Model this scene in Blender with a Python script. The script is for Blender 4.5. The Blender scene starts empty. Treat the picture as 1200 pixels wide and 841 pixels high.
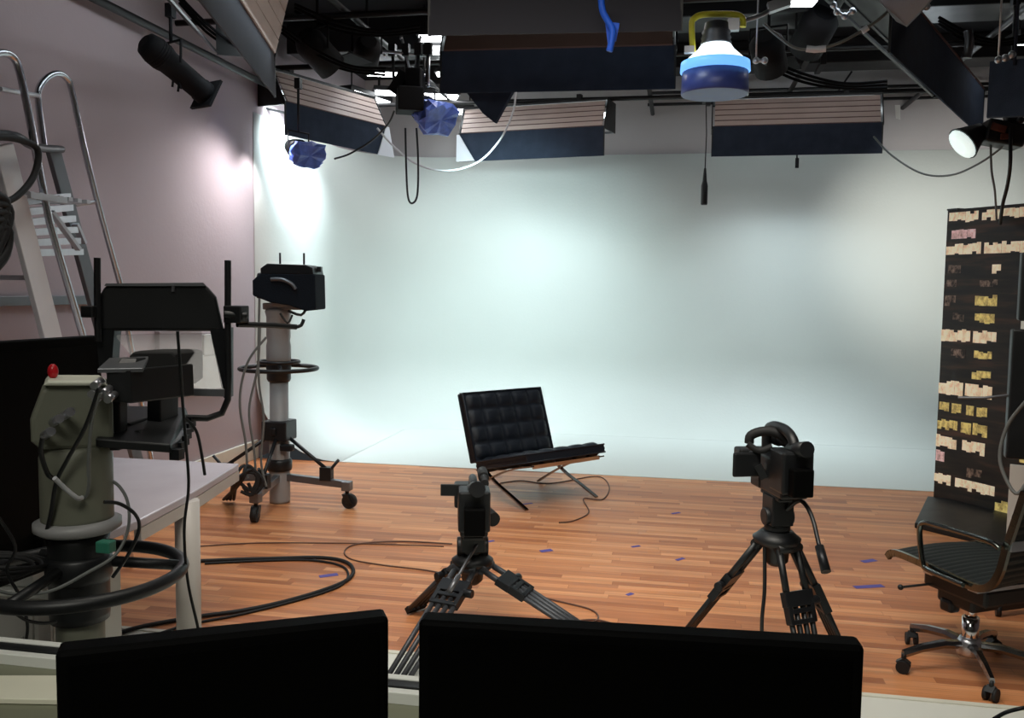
import bpy, bmesh, math, random
from mathutils import Vector, Matrix
random.seed(7)
V = Vector
PI = math.pi
scn = bpy.context.scene
COL = scn.collection

# ------------------------------------------------------------------ camera model (1200 x 841)
F = 1040.0; YAW = math.radians(10.5); PITCH = math.radians(4.5); ROLL = math.radians(0.7); H = 1.65
FW = V((-math.sin(YAW)*math.cos(PITCH), math.cos(YAW)*math.cos(PITCH), -math.sin(PITCH)))
R0 = V((math.cos(YAW), math.sin(YAW), 0)); U0 = R0.cross(FW)
RT = R0*math.cos(ROLL) + U0*math.sin(ROLL); UP = -R0*math.sin(ROLL) + U0*math.cos(ROLL)
EYE = V((0, 0, H))
def at(x, y, Z=None, Y=None, X=None, D=None):
    d = FW + RT*((x-600)/F) - UP*((y-420.5)/F)
    if Z is not None: t = (Z-H)/d.z
    elif Y is not None: t = Y/d.y
    elif X is not None: t = X/d.x
    else: t = D/math.hypot(d.x, d.y)
    return EYE + d*t
cam = bpy.data.cameras.new('camera'); co = bpy.data.objects.new('camera', cam); COL.objects.link(co)
cam.sensor_width = 36; cam.lens = F/1200*36; cam.clip_start = 0.05
m = Matrix((RT, UP, -FW)).transposed().to_4x4(); m.translation = EYE
co.matrix_world = m
scn.camera = co

# ------------------------------------------------------------------ materials
def srgb(r, g, b):
    f = lambda c: (c/255/12.92) if c/255 <= .04045 else ((c/255+.055)/1.055)**2.4
    return (f(r), f(g), f(b), 1)
MATS = {}
def mat(name, col, rough=.5, metal=0, emit=0, spec=.5, noise=0, nscale=8, bump=0, bscale=60, alpha=1, trans=0, ecol=None, coat=0):
    if name in MATS: return MATS[name]
    M_ = bpy.data.materials.new(name); M_.use_nodes = True
    nt = M_.node_tree; b = nt.nodes['Principled BSDF']
    b.inputs['Base Color'].default_value = col; b.inputs['Roughness'].default_value = rough
    b.inputs['Metallic'].default_value = metal; b.inputs['Specular IOR Level'].default_value = spec
    b.inputs['Coat Weight'].default_value = coat
    if emit:
        b.inputs['Emission Color'].default_value = ecol or col; b.inputs['Emission Strength'].default_value = emit
    b.inputs['Alpha'].default_value = alpha
    b.inputs['Transmission Weight'].default_value = trans
    tc = nt.nodes.new('ShaderNodeTexCoord')
    n = nt.nodes.new('ShaderNodeTexNoise'); n.inputs['Scale'].default_value = nscale; n.inputs['Detail'].default_value = 4
    nt.links.new(tc.outputs['Object'], n.inputs['Vector'])
    if noise:
        mx = nt.nodes.new('ShaderNodeMix'); mx.data_type = 'RGBA'
        mx.inputs['A'].default_value = tuple(c*(1-noise) for c in col[:3])+(1,)
        mx.inputs['B'].default_value = tuple(min(1, c*(1+noise)) for c in col[:3])+(1,)
        nt.links.new(n.outputs['Fac'], mx.inputs['Factor']); nt.links.new(mx.outputs['Result'], b.inputs['Base Color'])
    mr = nt.nodes.new('ShaderNodeMapRange'); mr.inputs['To Min'].default_value = max(0, rough-.06); mr.inputs['To Max'].default_value = min(1, rough+.06)
    nt.links.new(n.outputs['Fac'], mr.inputs['Value']); nt.links.new(mr.outputs['Result'], b.inputs['Roughness'])
    if bump:
        n2 = nt.nodes.new('ShaderNodeTexNoise'); n2.inputs['Scale'].default_value = bscale; n2.inputs['Detail'].default_value = 6
        nt.links.new(tc.outputs['Object'], n2.inputs['Vector'])
        bp = nt.nodes.new('ShaderNodeBump'); bp.inputs['Strength'].default_value = bump; bp.inputs['Distance'].default_value = .01
        nt.links.new(n2.outputs['Fac'], bp.inputs['Height']); nt.links.new(bp.outputs['Normal'], b.inputs['Normal'])
    MATS[name] = M_
    return M_
BLACK = mat('black_plastic', srgb(18, 20, 22), .45, noise=.2)
SCREEN = mat('dark_screen', srgb(3, 3, 3), .45, spec=.08)
BEZEL = mat('black_bezel', srgb(5, 5, 5), .6, spec=.06)
FABRIC = mat('black_duvetyne', srgb(50, 58, 72), .95, spec=.1, noise=.3, bump=.3, bscale=200)
RUBBER = mat('black_rubber', srgb(17, 17, 18), .7, noise=.2)
DKMETAL = mat('dark_metal', srgb(38, 40, 43), .4, metal=.6, noise=.2)
BLKMETAL = mat('blackened_steel', srgb(26, 25, 26), .5, metal=.3, noise=.3)
CLUT = mat('matt_black_cable', srgb(12, 12, 14), .9, spec=.1)
MBLK = mat('matt_black_paint', srgb(16, 16, 19), .75, spec=.2)
GRMETAL = mat('grey_metal', srgb(120, 122, 126), .4, metal=.7, noise=.15)
ALU = mat('brushed_aluminium', srgb(190, 192, 198), .3, metal=.9, noise=.1, nscale=30)
SCHROME = mat('smoked_chrome', srgb(120, 126, 122), .2, metal=1)
DCHROME = mat('dark_chrome', srgb(150, 150, 152), .22, metal=1)
CHROME = mat('polished_chrome', srgb(215, 215, 218), .12, metal=1)
RAILALU = mat('shiny_ladder_tube', srgb(200, 202, 208), .25, metal=1)
LADALU = mat('dull_ladder_aluminium', srgb(190, 192, 198), .42, metal=.5, noise=.12, nscale=20)
ENAMEL = mat('grey_green_enamel', srgb(112, 114, 100), .5, noise=.1)
ENAMEL2 = mat('pale_grey_enamel', srgb(150, 150, 150), .45, noise=.12)
CREAMTOP = mat('cream_cap', srgb(215, 217, 200), .4)
TABLE = mat('grey_laminate', srgb(186, 180, 188), .25, noise=.12, nscale=3)
TABLELEG = mat('pale_painted_leg', srgb(190, 184, 178), .45, noise=.04)
DESK = mat('desk_laminate', srgb(118, 120, 100), .5, noise=.12, nscale=4)
WHITE = mat('white_laminate', srgb(226, 228, 222), .45, noise=.03)
PAPER = mat('off_white_paper', srgb(222, 220, 200), .8, noise=.06)
LEATHER = mat('black_leather', srgb(22, 27, 35), .45, spec=.3, noise=.25, bump=.25, bscale=120)
MESHFAB = mat('ribbed_black_mesh', srgb(26, 32, 31), .6, noise=.2, bump=.3, bscale=300)
SLAT = mat('beige_ribbed_reflector', srgb(206, 188, 180), .5, noise=.15, nscale=3)
SLATD = mat('reflector_seam', srgb(110, 84, 80), .7)
WHCLOTH = mat('white_reflector_cloth', srgb(225, 230, 238), .7)
BROWNP = mat('brown_panel', srgb(96, 72, 62), .6, noise=.2)
REDDISH = mat('reddish_rust_metal', srgb(96, 52, 40), .6, noise=.4, nscale=25)
GREYFLAG = mat('charcoal_flag', srgb(52, 52, 60), .85, noise=.1)
TAPE = mat('blue_masking_tape', srgb(88, 80, 150), .7, noise=.2)
BLUETAPE = mat('bright_blue_cloth', srgb(30, 100, 235), .6, noise=.2, nscale=20)
GEL = mat('blue_gel', srgb(92, 118, 205), .35, noise=.5, nscale=18, bump=.8, bscale=12)
GEL2 = mat('dusky_blue_gel', srgb(66, 80, 150), .35, noise=.3, nscale=14)
YELLOW = mat('yellow_paint', srgb(228, 214, 60), .4, noise=.12)
RED = mat('red_knob', srgb(190, 24, 34), .3)
BROWNCABLE = mat('brown_cable', srgb(96, 66, 52), .6)
WHCABLE = mat('pale_grey_cable', srgb(190, 192, 196), .5)
GRCABLE = mat('grey_cable', srgb(105, 108, 106), .5)
GREENCABLE = mat('green_connector', srgb(40, 110, 90), .5)
TUBE = mat('lit_fluorescent_tube', (1, 1, 1, 1), .5, emit=14, ecol=(.93, .97, 1, 1))
SOFTTUBE = mat('lit_softbox_tube', (1, 1, 1, 1), .5, emit=5, ecol=(.85, .95, 1, 1))
LAMPGLOW = mat('glowing_reflector', (.9, .95, 1, 1), .4, emit=1.6, ecol=(.82, .94, 1, 1))
GELGLOW = mat('glowing_blue_gel', srgb(90, 160, 255), .4, emit=1.0, ecol=srgb(120, 190, 255))
SMALLGLOW = mat('small_lit_lamp', (.9, 1, .97, 1), .4, emit=.75, ecol=(.85, 1, .96, 1))
GLASS = mat('prompter_glass', (.9, .9, .92, 1), .03, alpha=.22, spec=.8)
BASEB = mat('cream_baseboard', srgb(206, 204, 190), .5, noise=.06)
WALLBOX = mat('pinkish_grey_panel', srgb(150, 138, 140), .7)

def plaster(name, col, n=.06, rough=.85):
    return mat(name, col, rough, noise=n, nscale=1.3, bump=.12, bscale=35, spec=.25)
CYC = plaster('painted_cyclorama', srgb(212, 218, 213), .03, .6)
LWALL = plaster('left_wall_paint', srgb(176, 163, 167), .05)
UPWALL = plaster('upper_wall_paint', srgb(172, 168, 168), .1)
CEIL = plaster('black_ceiling', srgb(24, 24, 28), .3)
WHFLOOR = plaster('pale_grey_floor', srgb(205, 206, 198), .05, .5)
def printed(name, col, dark, amt, sc=1, em=0):
    M_ = mat(name, col, .5); nt = M_.node_tree; b = nt.nodes['Principled BSDF']
    tc = nt.nodes.new('ShaderNodeTexCoord'); mp = nt.nodes.new('ShaderNodeMapping'); mp.inputs['Scale'].default_value = (1.6, 1, 1)
    n = nt.nodes.new('ShaderNodeTexNoise'); n.inputs['Scale'].default_value = 13*sc; n.inputs['Detail'].default_value = 3; n.inputs['Roughness'].default_value = .7
    r = nt.nodes.new('ShaderNodeMapRange'); r.inputs['From Min'].default_value = amt-.14; r.inputs['From Max'].default_value = amt+.14
    mx = nt.nodes.new('ShaderNodeMix'); mx.data_type = 'RGBA'; mx.inputs['A'].default_value = dark; mx.inputs['B'].default_value = col
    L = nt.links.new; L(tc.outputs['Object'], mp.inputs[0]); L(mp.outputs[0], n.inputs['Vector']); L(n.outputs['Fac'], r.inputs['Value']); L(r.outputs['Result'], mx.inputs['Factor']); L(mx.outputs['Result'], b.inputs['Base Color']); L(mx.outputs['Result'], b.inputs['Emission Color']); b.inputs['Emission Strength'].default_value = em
    return M_
CITYDARK = mat('night_facade_print', srgb(34, 26, 24), .5)
def _facade():
    nt = CITYDARK.node_tree; L = nt.links.new; b = nt.nodes['Principled BSDF']
    tc = nt.nodes.new('ShaderNodeTexCoord'); mp = nt.nodes.new('ShaderNodeMapping'); mp.inputs['Scale'].default_value = (.9, 1, 7)
    n = nt.nodes.new('ShaderNodeTexNoise'); n.inputs['Scale'].default_value = 2.2; n.inputs['Detail'].default_value = 5
    r = nt.nodes.new('ShaderNodeValToRGB'); e = r.color_ramp.elements; e[0].position = .35; e[0].color = srgb(14, 13, 14); e[1].position = .72; e[1].color = srgb(84, 54, 42)
    q = e.new(.52); q.color = srgb(38, 32, 26)
    L(tc.outputs['Object'], mp.inputs[0]); L(mp.outputs[0], n.inputs['Vector']); L(n.outputs['Fac'], r.inputs['Fac']); L(r.outputs['Color'], b.inputs['Base Color'])
_facade()
WARM1 = printed('printed_warm_light', srgb(250, 232, 200), srgb(196, 160, 116), .40, em=.3)  # weak emission added so the printed windows look brighter; the panel is no lamp
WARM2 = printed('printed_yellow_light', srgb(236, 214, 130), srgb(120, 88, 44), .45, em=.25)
WARM3 = printed('printed_dim_light', srgb(190, 160, 140), srgb(40, 30, 26), .56)
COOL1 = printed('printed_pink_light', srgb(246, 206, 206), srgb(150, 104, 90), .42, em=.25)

# wooden strip floor
def wood_mat():
    M_ = bpy.data.materials.new('oak_strip_floor'); M_.use_nodes = True
    nt = M_.node_tree; b = nt.nodes['Principled BSDF']; N = nt.nodes.new; L = nt.links.new
    tc = N('ShaderNodeTexCoord')
    def mth(op, a, b_=None):
        q = N('ShaderNodeMath'); q.operation = op
        for k, z in enumerate((a, b_)):
            if z is None: continue
            if isinstance(z, (int, float)): q.inputs[k].default_value = z
            else: L(z, q.inputs[k])
        return q.outputs[0]
    sp = N('ShaderNodeSeparateXYZ'); L(tc.outputs['Object'], sp.inputs[0])
    yr = mth('DIVIDE', sp.outputs['Y'], .057); row = mth('FLOOR', yr)
    w1 = N('ShaderNodeTexWhiteNoise'); w1.noise_dimensions = '1D'; L(row, w1.inputs['W'])
    xr = mth('ADD', mth('DIVIDE', sp.outputs['X'], .72), mth('MULTIPLY', w1.outputs['Value'], 37.3)); cell = mth('FLOOR', xr)
    cb = N('ShaderNodeCombineXYZ'); L(row, cb.inputs[0]); L(cell, cb.inputs[1])
    w2 = N('ShaderNodeTexWhiteNoise'); w2.noise_dimensions = '2D'; L(cb.outputs[0], w2.inputs['Vector'])
    plank = w2.outputs['Value']
    gapy = mth('LESS_THAN', mth('FRACT', yr), .04); gapx = mth('LESS_THAN', mth('FRACT', xr), .004); gap = mth('MAXIMUM', gapy, gapx)
    ramp = N('ShaderNodeValToRGB'); cr = ramp.color_ramp
    cols = [(0, srgb(160, 98, 62)), (.3, srgb(184, 118, 76)), (.6, srgb(196, 130, 84)), (.85, srgb(208, 146, 100)), (1, srgb(172, 106, 68))]
    cr.elements[0].position = 0; cr.elements[0].color = cols[0][1]; cr.elements[1].position = 1; cr.elements[1].color = cols[-1][1]
    for p, c in cols[1:-1]:
        e = cr.elements.new(p); e.color = c
    L(plank, ramp.inputs['Fac'])
    mp = N('ShaderNodeMapping'); mp.inputs['Scale'].default_value = (1.2, 26, 1)
    va = N('ShaderNodeVectorMath'); va.operation = 'ADD'; L(tc.outputs['Object'], va.inputs[0]); L(w2.outputs['Color'], va.inputs[1]); L(va.outputs[0], mp.inputs['Vector'])
    g = N('ShaderNodeTexNoise'); g.inputs['Scale'].default_value = 1.6; g.inputs['Detail'].default_value = 7; g.inputs['Roughness'].default_value = .65
    L(mp.outputs['Vector'], g.inputs['Vector'])
    gr = N('ShaderNodeMapRange'); gr.inputs['From Min'].default_value = .3; gr.inputs['From Max'].default_value = .7; gr.inputs['To Min'].default_value = .72; gr.inputs['To Max'].default_value = 1.22
    L(g.outputs['Fac'], gr.inputs['Value'])
    mx = N('ShaderNodeMix'); mx.data_type = 'RGBA'; mx.blend_type = 'MULTIPLY'; mx.inputs['Factor'].default_value = 1
    L(ramp.outputs['Color'], mx.inputs['A']); L(gr.outputs['Result'], mx.inputs['B'])
    mo = N('ShaderNodeMix'); mo.data_type = 'RGBA'; mo.inputs['B'].default_value = srgb(110, 62, 42)
    mf = N('ShaderNodeMath'); mf.operation = 'MULTIPLY'; mf.inputs[1].default_value = .45
    L(gap, mf.inputs[0]); L(mf.outputs[0], mo.inputs['Factor']); L(mx.outputs['Result'], mo.inputs['A'])
    L(mo.outputs['Result'], b.inputs['Base Color'])
    rr = N('ShaderNodeMapRange'); rr.inputs['To Min'].default_value = .32; rr.inputs['To Max'].default_value = .5
    L(g.outputs['Fac'], rr.inputs['Value']); L(rr.outputs['Result'], b.inputs['Roughness'])
    b.inputs['Specular IOR Level'].default_value = .25
    return M_
WOOD = wood_mat()

# ------------------------------------------------------------------ mesh helpers
def frame_z(d):
    d = d.normalized(); a = V((0, 0, 1)) if abs(d.z) < .95 else V((1, 0, 0))
    x = a.cross(d).normalized(); y = d.cross(x)
    return x, y, d
def smooth_path(pts, n=6, closed=False):
    pts = [V(p) for p in pts]; out = []
    m_ = len(pts); seg = m_ if closed else m_-1
    for i in range(seg):
        if closed: p0, p1, p2, p3 = pts[(i-1) % m_], pts[i], pts[(i+1) % m_], pts[(i+2) % m_]
        else: p0, p1, p2, p3 = pts[max(i-1, 0)], pts[i], pts[i+1], pts[min(i+2, m_-1)]
        for k in range(n):
            t = k/n
            out.append(.5*((2*p1)+(-p0+p2)*t+(2*p0-5*p1+4*p2-p3)*t*t+(-p0+3*p1-3*p2+p3)*t**3))
    if not closed: out.append(pts[-1])
    return out
class MB:
    def __init__(s): s.v = []; s.f = []; s.sm = []; s.mi = []; s.cur = 0
    def add(s, vs, fs, smooth=False):
        o = len(s.v); s.v += [V(p) for p in vs]
        for f in fs: s.f.append([o+i for i in f]); s.sm.append(smooth); s.mi.append(s.cur)
        return s
    def box(s, c, size, rot=None):
        hx, hy, hz = [k/2 for k in size]
        vs = [V((x, y, z)) for x in (-hx, hx) for y in (-hy, hy) for z in (-hz, hz)]
        if rot is not None: vs = [rot @ p for p in vs]
        vs = [p+V(c) for p in vs]
        return s.add(vs, [(0, 1, 3, 2), (4, 6, 7, 5), (0, 4, 5, 1), (2, 3, 7, 6), (0, 2, 6, 4), (1, 5, 7, 3)])
    def bar(s, p0, p1, w, h, side=None):
        p0 = V(p0); p1 = V(p1); d = (p1-p0).normalized()
        if side is None: x, y, _ = frame_z(d)
        else:
            x = V(side); x = (x-d*x.dot(d)).normalized(); y = d.cross(x)
        vs = [p+x*a*w/2+y*b*h/2 for p in (p0, p1) for a, b in ((-1, -1), (1, -1), (1, 1), (-1, 1))]
        return s.add(vs, [(3, 2, 1, 0), (4, 5, 6, 7), (0, 1, 5, 4), (1, 2, 6, 5), (2, 3, 7, 6), (3, 0, 4, 7)])
    def cyl(s, p0, p1, r0, r1=None, n=20):
        p0 = V(p0); p1 = V(p1); r1 = r0 if r1 is None else r1
        x, y, d = frame_z(p1-p0)
        vs = [p+(x*math.cos(2*PI*i/n)+y*math.sin(2*PI*i/n))*r for p, r in ((p0, r0), (p1, r1)) for i in range(n)]
        s.add(vs, [(i, (i+1) % n, n+(i+1) % n, n+i) for i in range(n)], True)
        o = len(s.v)-2*n
        s.f.append([o+i for i in reversed(range(n))]); s.sm.append(False); s.mi.append(s.cur)
        s.f.append([o+n+i for i in range(n)]); s.sm.append(False); s.mi.append(s.cur)
        return s
    def tube(s, pts, r, n=8, closed=False, smooth=0):
        pts = smooth_path(pts, smooth, closed) if smooth else [V(p) for p in pts]
        m_ = len(pts); x = None; rings = []
        for i, p in enumerate(pts):
            a = pts[(i-1) % m_] if (closed or i > 0) else p
            b = pts[(i+1) % m_] if (closed or i < m_-1) else p
            d = (b-a)
            if d.length < 1e-9: d = V((0, 0, 1))
            d.normalize()
            if x is None: x, _, _ = frame_z(d)
            x = (x-d*x.dot(d))
            if x.length < 1e-6: x, _, _ = frame_z(d)
            x.normalize(); y = d.cross(x)
            rings.append([p+(x*math.cos(2*PI*k/n)+y*math.sin(2*PI*k/n))*r for k in range(n)])
        vs = [q for rg in rings for q in rg]; fs = []
        for i in range(m_ if closed else m_-1):
            j = (i+1) % m_
            fs += [(i*n+k, i*n+(k+1) % n, j*n+(k+1) % n, j*n+k) for k in range(n)]
        s.add(vs, fs, True)
        if not closed:
            s.add(rings[0], [tuple(reversed(range(n)))]); s.add(rings[-1], [tuple(range(n))])
        return s
    def lathe(s, prof, base=(0, 0, 0), axis=(0, 0, 1), n=28, smooth=True):
        base = V(base); x, y, d = frame_z(V(axis)); vs = []; fs = []
        for r, z in prof:
            for i in range(n):
                a = 2*PI*i/n; vs.append(base+d*z+(x*math.cos(a)+y*math.sin(a))*max(r, 1e-4))
        for j in range(len(prof)-1):
            fs += [(j*n+i, j*n+(i+1) % n, (j+1)*n+(i+1) % n, (j+1)*n+i) for i in range(n)]
        s.add(vs, fs, smooth)
        o = len(s.v)-n*len(prof)
        s.f.append([o+i for i in reversed(range(n))]); s.sm.append(False); s.mi.append(s.cur)
        s.f.append([len(s.v)-n+i for i in range(n)]); s.sm.append(False); s.mi.append(s.cur)
        return s
    def torus(s, c, R, r, axis=(0, 0, 1), n=40, k=10):
        x, y, d = frame_z(V(axis)); c = V(c)
        return s.tube([c+(x*math.cos(2*PI*i/n)+y*math.sin(2*PI*i/n))*R for i in range(n)], r, k, closed=True)
    def sphere(s, c, r, sc=(1, 1, 1), n=14):
        prof = [(math.sin(PI*i/n), -math.cos(PI*i/n)) for i in range(n+1)]
        o = len(s.v); s.lathe([(p[0]*r, p[1]*r) for p in prof], (0, 0, 0))
        for i in range(o, len(s.v)): s.v[i] = V((s.v[i].x*sc[0], s.v[i].y*sc[1], s.v[i].z*sc[2]))+V(c)
        return s
    def prism(s, poly, ext, smooth=False):
        """poly: 3D points of one face, ext: extrusion vector"""
        poly = [V(p) for p in poly]; e = V(ext); n = len(poly)
        return s.add(poly+[p+e for p in poly], [tuple(reversed(range(n))), tuple(range(n, 2*n))]+[(i, (i+1) % n, n+(i+1) % n, n+i) for i in range(n)], smooth)
    def grid(s, fn, nu, nv, smooth=True):
        vs = [fn(i/nu, j/nv) for i in range(nu+1) for j in range(nv+1)]
        fs = [(i*(nv+1)+j, (i+1)*(nv+1)+j, (i+1)*(nv+1)+j+1, i*(nv+1)+j+1) for i in range(nu) for j in range(nv)]
        return s.add(vs, fs, smooth)
    def build(s, name, material, parent=None, local=False, bevel=0, solid=0, origin=None):
        me = bpy.data.meshes.new(name)
        off = V((0, 0, 0))
        vs = s.v
        if parent is not None and not local:
            inv = world_of(parent).inverted(); vs = [inv @ p for p in vs]
        elif parent is None:
            off = V(origin) if origin is not None else V((sum(p.x for p in vs)/len(vs), sum(p.y for p in vs)/len(vs), min(p.z for p in vs)))
            vs = [p-off for p in vs]
        me.from_pydata([tuple(p) for p in vs], [], s.f)
        mats = material if isinstance(material, (list, tuple)) else [material]
        for q in mats: me.materials.append(q)
        for p, sm, mi in zip(me.polygons, s.sm, s.mi): p.use_smooth = sm; p.material_index = mi
        b = bmesh.new(); b.from_mesh(me); bmesh.ops.recalc_face_normals(b, faces=b.faces); b.to_mesh(me); b.free()
        o = bpy.data.objects.new(name, me); COL.objects.link(o)
        if parent is not None: o.parent = parent
        else: o.location = off
        if solid:
            md = o.modifiers.new('solid', 'SOLIDIFY'); md.thickness = solid; md.offset = 0
        if bevel:
            md = o.modifiers.new('bevel', 'BEVEL'); md.width = bevel; md.segments = 2; md.limit_method = 'ANGLE'; md.angle_limit = math.radians(50)
        return o
WORLD = {}
def world_of(o):
    while o is not None:
        if o.name in WORLD: return WORLD[o.name]
        o = o.parent
    return Matrix()
def tag(o, label=None, cat=None, group=None, kind=None):
    if label: o['label'] = label
    if cat: o['category'] = cat
    if group: o['group'] = group
    if kind: o['kind'] = kind
    return o
def thing(name, label, cat, loc=(0, 0, 0), rz=0, group=None):
    o = bpy.data.objects.new(name, None); COL.objects.link(o); o.empty_display_size = .1
    o.location = loc; o.rotation_euler = (0, 0, rz)
    WORLD[o.name] = Matrix.Translation(V(loc)) @ Matrix.Rotation(rz, 4, 'Z')
    return tag(o, label, cat, group)
def struct(name, mb, m_, **k):
    return tag(mb.build(name, m_, **k), kind='structure')
def copy_tree(o, parent=None):
    c = o.copy(); COL.objects.link(c)
    if parent is not None: c.parent = parent
    for ch in list(o.children): copy_tree(ch, c)
    return c
def cable(name, label, pts, r, m_, n=8, cat='cable', k=7, group=None):
    return tag(MB().tube(pts, r, n, smooth=k).build(name, m_), label, cat, group)

# ------------------------------------------------------------------ the room
XL, XR, YF, YB, ZC = -3.95, 4.6, -2.6, 10.9, 4.25
WY0, WY1 = 3.75, 7.86
struct('floor', MB().box(((XL+XR)/2, (WY0+WY1)/2, -.05), (XR-XL, WY1-WY0, .1)), WOOD, origin=(0, 0, 0))
struct('floor', MB().box(((XL+XR)/2, (YF+WY0)/2, -.05), (XR-XL, WY0-YF, .1)), WHFLOOR)
struct('trim_1', MB().box(((XL+XR)/2, WY0, .002), (XR-XL, .03, .006)), BASEB)
# cyclorama: floor, coved left corner, back wall with cove
CT = 3.27
def cyc():
    b = MB(); rc, rv, t = 1.05, .8, 0
    # wall path in plan: left return -> corner arc -> back wall
    path = [V((XL+.004, WY1)), V((XL+.004, YB-rc-.05))]
    for i in range(1, 13):
        a = PI-(PI/2)*i/12
        path.append(V((XL+.004+rc+rc*math.cos(a), YB-rc-.05+rc*math.sin(a))))
    path += [V((XR-1, YB-.05)), V((XR-.02, YB-.05))]
    nrm = []
    for i, p in enumerate(path):
        a = path[max(i-1, 0)]; c = path[min(i+1, len(path)-1)]; d = (c-a).normalized(); nrm.append(V((d.y, -d.x)))
    prof = [(rv-rv*math.cos(a), rv-rv*math.sin(a)) for a in [PI/2*k/10 for k in range(11)]]  # (offset out from wall, height)
    prof = [(0, CT), (0, 2.2), (0, 1.2), (0, rv+.05)]+[(o, z) for o, z in prof]+[(rv+.02, 0), (rv+.06, 0)]
    vs = []; fs = []
    n = len(prof)
    for p, q in zip(path, nrm):
        s_ = 1.0
        for o, z in prof: vs.append((p.x+q.x*o*s_, p.y+q.y*o*s_, z+.002))
    for i in range(len(path)-1):
        for j in range(n-1): fs.append((i*n+j, (i+1)*n+j, (i+1)*n+j+1, i*n+j+1))
    b.add(vs, fs, True)
    # flat floor fan
    inner = [(p.x+q.x*(rv+.06), p.y+q.y*(rv+.06), .002) for p, q in zip(path, nrm)]
    fl = inner+[(XR-.02, WY1, .002)]
    b.add(fl, [tuple(range(len(fl)))], False)
    return b
struct('wall_back', cyc(), CYC, solid=.004)
struct('wall_back', MB().box(((XL+XR)/2, YB+.1, ZC/2), (XR-XL+.4, .2, ZC)), UPWALL)
struct('wall_left', MB().box((XL-.1, (YF+YB)/2, ZC/2), (.2, YB-YF, ZC)), LWALL)
struct('wall_right', MB().box((XR+.1, (YF+YB)/2, ZC/2), (.2, YB-YF, ZC)), LWALL)
struct('wall_front', MB().box(((XL+XR)/2, YF-.1, ZC/2), (XR-XL+.4, .2, ZC)), UPWALL)
struct('ceiling', MB().box(((XL+XR)/2, (YF+YB)/2, ZC+.1), (XR-XL+.4, YB-YF+.4, .2)), CEIL)
struct('baseboard_left', MB().box((XL+.012, (YF+WY1)/2, .09), (.024, WY1-YF, .18)), BASEB, bevel=.004)
struct('trim_2', MB().box((XL+.02, (WY0+8)/2, 4.0), (.04, 8-WY0, .05)), UPWALL)

# ------------------------------------------------------------------ overhead pipe grid
def pipe(label, p0, p1, r=.024):
    return tag(MB().cyl(p0, p1, r, n=14).build('lighting_pipe', BLKMETAL), label, 'pipe', 'black lighting pipes under the ceiling')
PZ = 3.7
pipe('black lighting pipe nearest the back wall, carrying the rear softboxes', (XL+.02, 9.75, PZ), (XR-.02, 9.75, PZ+.0))
pipe('thin black pipe just below the ceiling at the back wall', (-.4, 10.55, 3.92), (XR-.02, 10.55, 3.92), .018)
pipe('second thin black pipe on the upper back wall, below the highest one', (-.4, 10.6, 3.8), (XR-.02, 10.6, 3.8), .018)
pipe('black crosswise pipe above the middle of the wooden floor', (XL+.02, 8.0, PZ), (XR-.02, 8.0, PZ))
pipe('black crosswise pipe carrying the wide black softbox with the brown strip', (XL+.02, 6.55, PZ), (XR-.02, 6.55, PZ))
pipe('black crosswise pipe carrying the nearest overhead softbox', (XL+.02, 5.1, PZ), (XR-.02, 5.1, PZ))
pipe('black lighting pipe running along the left wall', (-3.82, 2.5, 3.52), (-3.82, 8.3, 3.52), .03)
pipe('black lengthwise pipe above the left camera pedestals', (-2.55, 3.0, PZ+.05), (-2.55, YB-.02, PZ+.05))
pipe('black lengthwise pipe left of the hanging microphone', (-.35, 3.0, PZ+.05), (-.35, YB-.02, PZ+.05))
pipe('black lengthwise pipe right of the hanging microphone', (1.1, 3.0, PZ+.05), (1.1, YB-.02, PZ+.05))
pipe('black lengthwise pipe above the city picture panel', (2.45, 3.0, PZ+.05), (2.45, YB-.02, PZ+.05))
# brace bars seen on the upper wall at the right
for (a, b_, lab) in (((1, 975, 85), (975, 123), 'slanting black brace between the thin pipes at the back wall'),):
    tag(MB().bar(at(998, 84, Y=10.3), at(972, 122, Y=10.3), .05, .02).build('pipe_brace', BLKMETAL), lab, 'brace')
tag(MB().bar(at(1024, 95, Y=10.4), at(1026, 124, Y=10.4), .02, .02).build('hanger_rod', BLKMETAL), 'short upright black rod hanging at the end of the upper pipe', 'rod')
def duct(label, x0, y0, x1, y1, Y, thick, m_=FABRIC):
    a = at(x0, y0, Y=Y); c = at(x1, y1, Y=Y)
    return tag(MB().box(((a.x+c.x)/2, Y, (a.z+c.z)/2), (abs(c.x-a.x), thick, abs(c.z-a.z))).build('air_duct', m_, bevel=.01), label, 'duct')
tag(MB().box((-2.2, 10.4, 4.13), (1.9, .4, .23)).box((-2.2, 10.4, 4.12), (.06, .44, .25)).build('air_duct', BLKMETAL, bevel=.01), 'long dark air duct under the ceiling at the left', 'duct')
tag(MB().box((1.4, 9.9, 4.12), (5.6, .4, .25)).box((1.4, 9.9, 4.11), (.06, .44, .27)).build('air_duct', BLKMETAL, bevel=.01), 'long dark air duct under the ceiling at the right of the back wall', 'duct')

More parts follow.
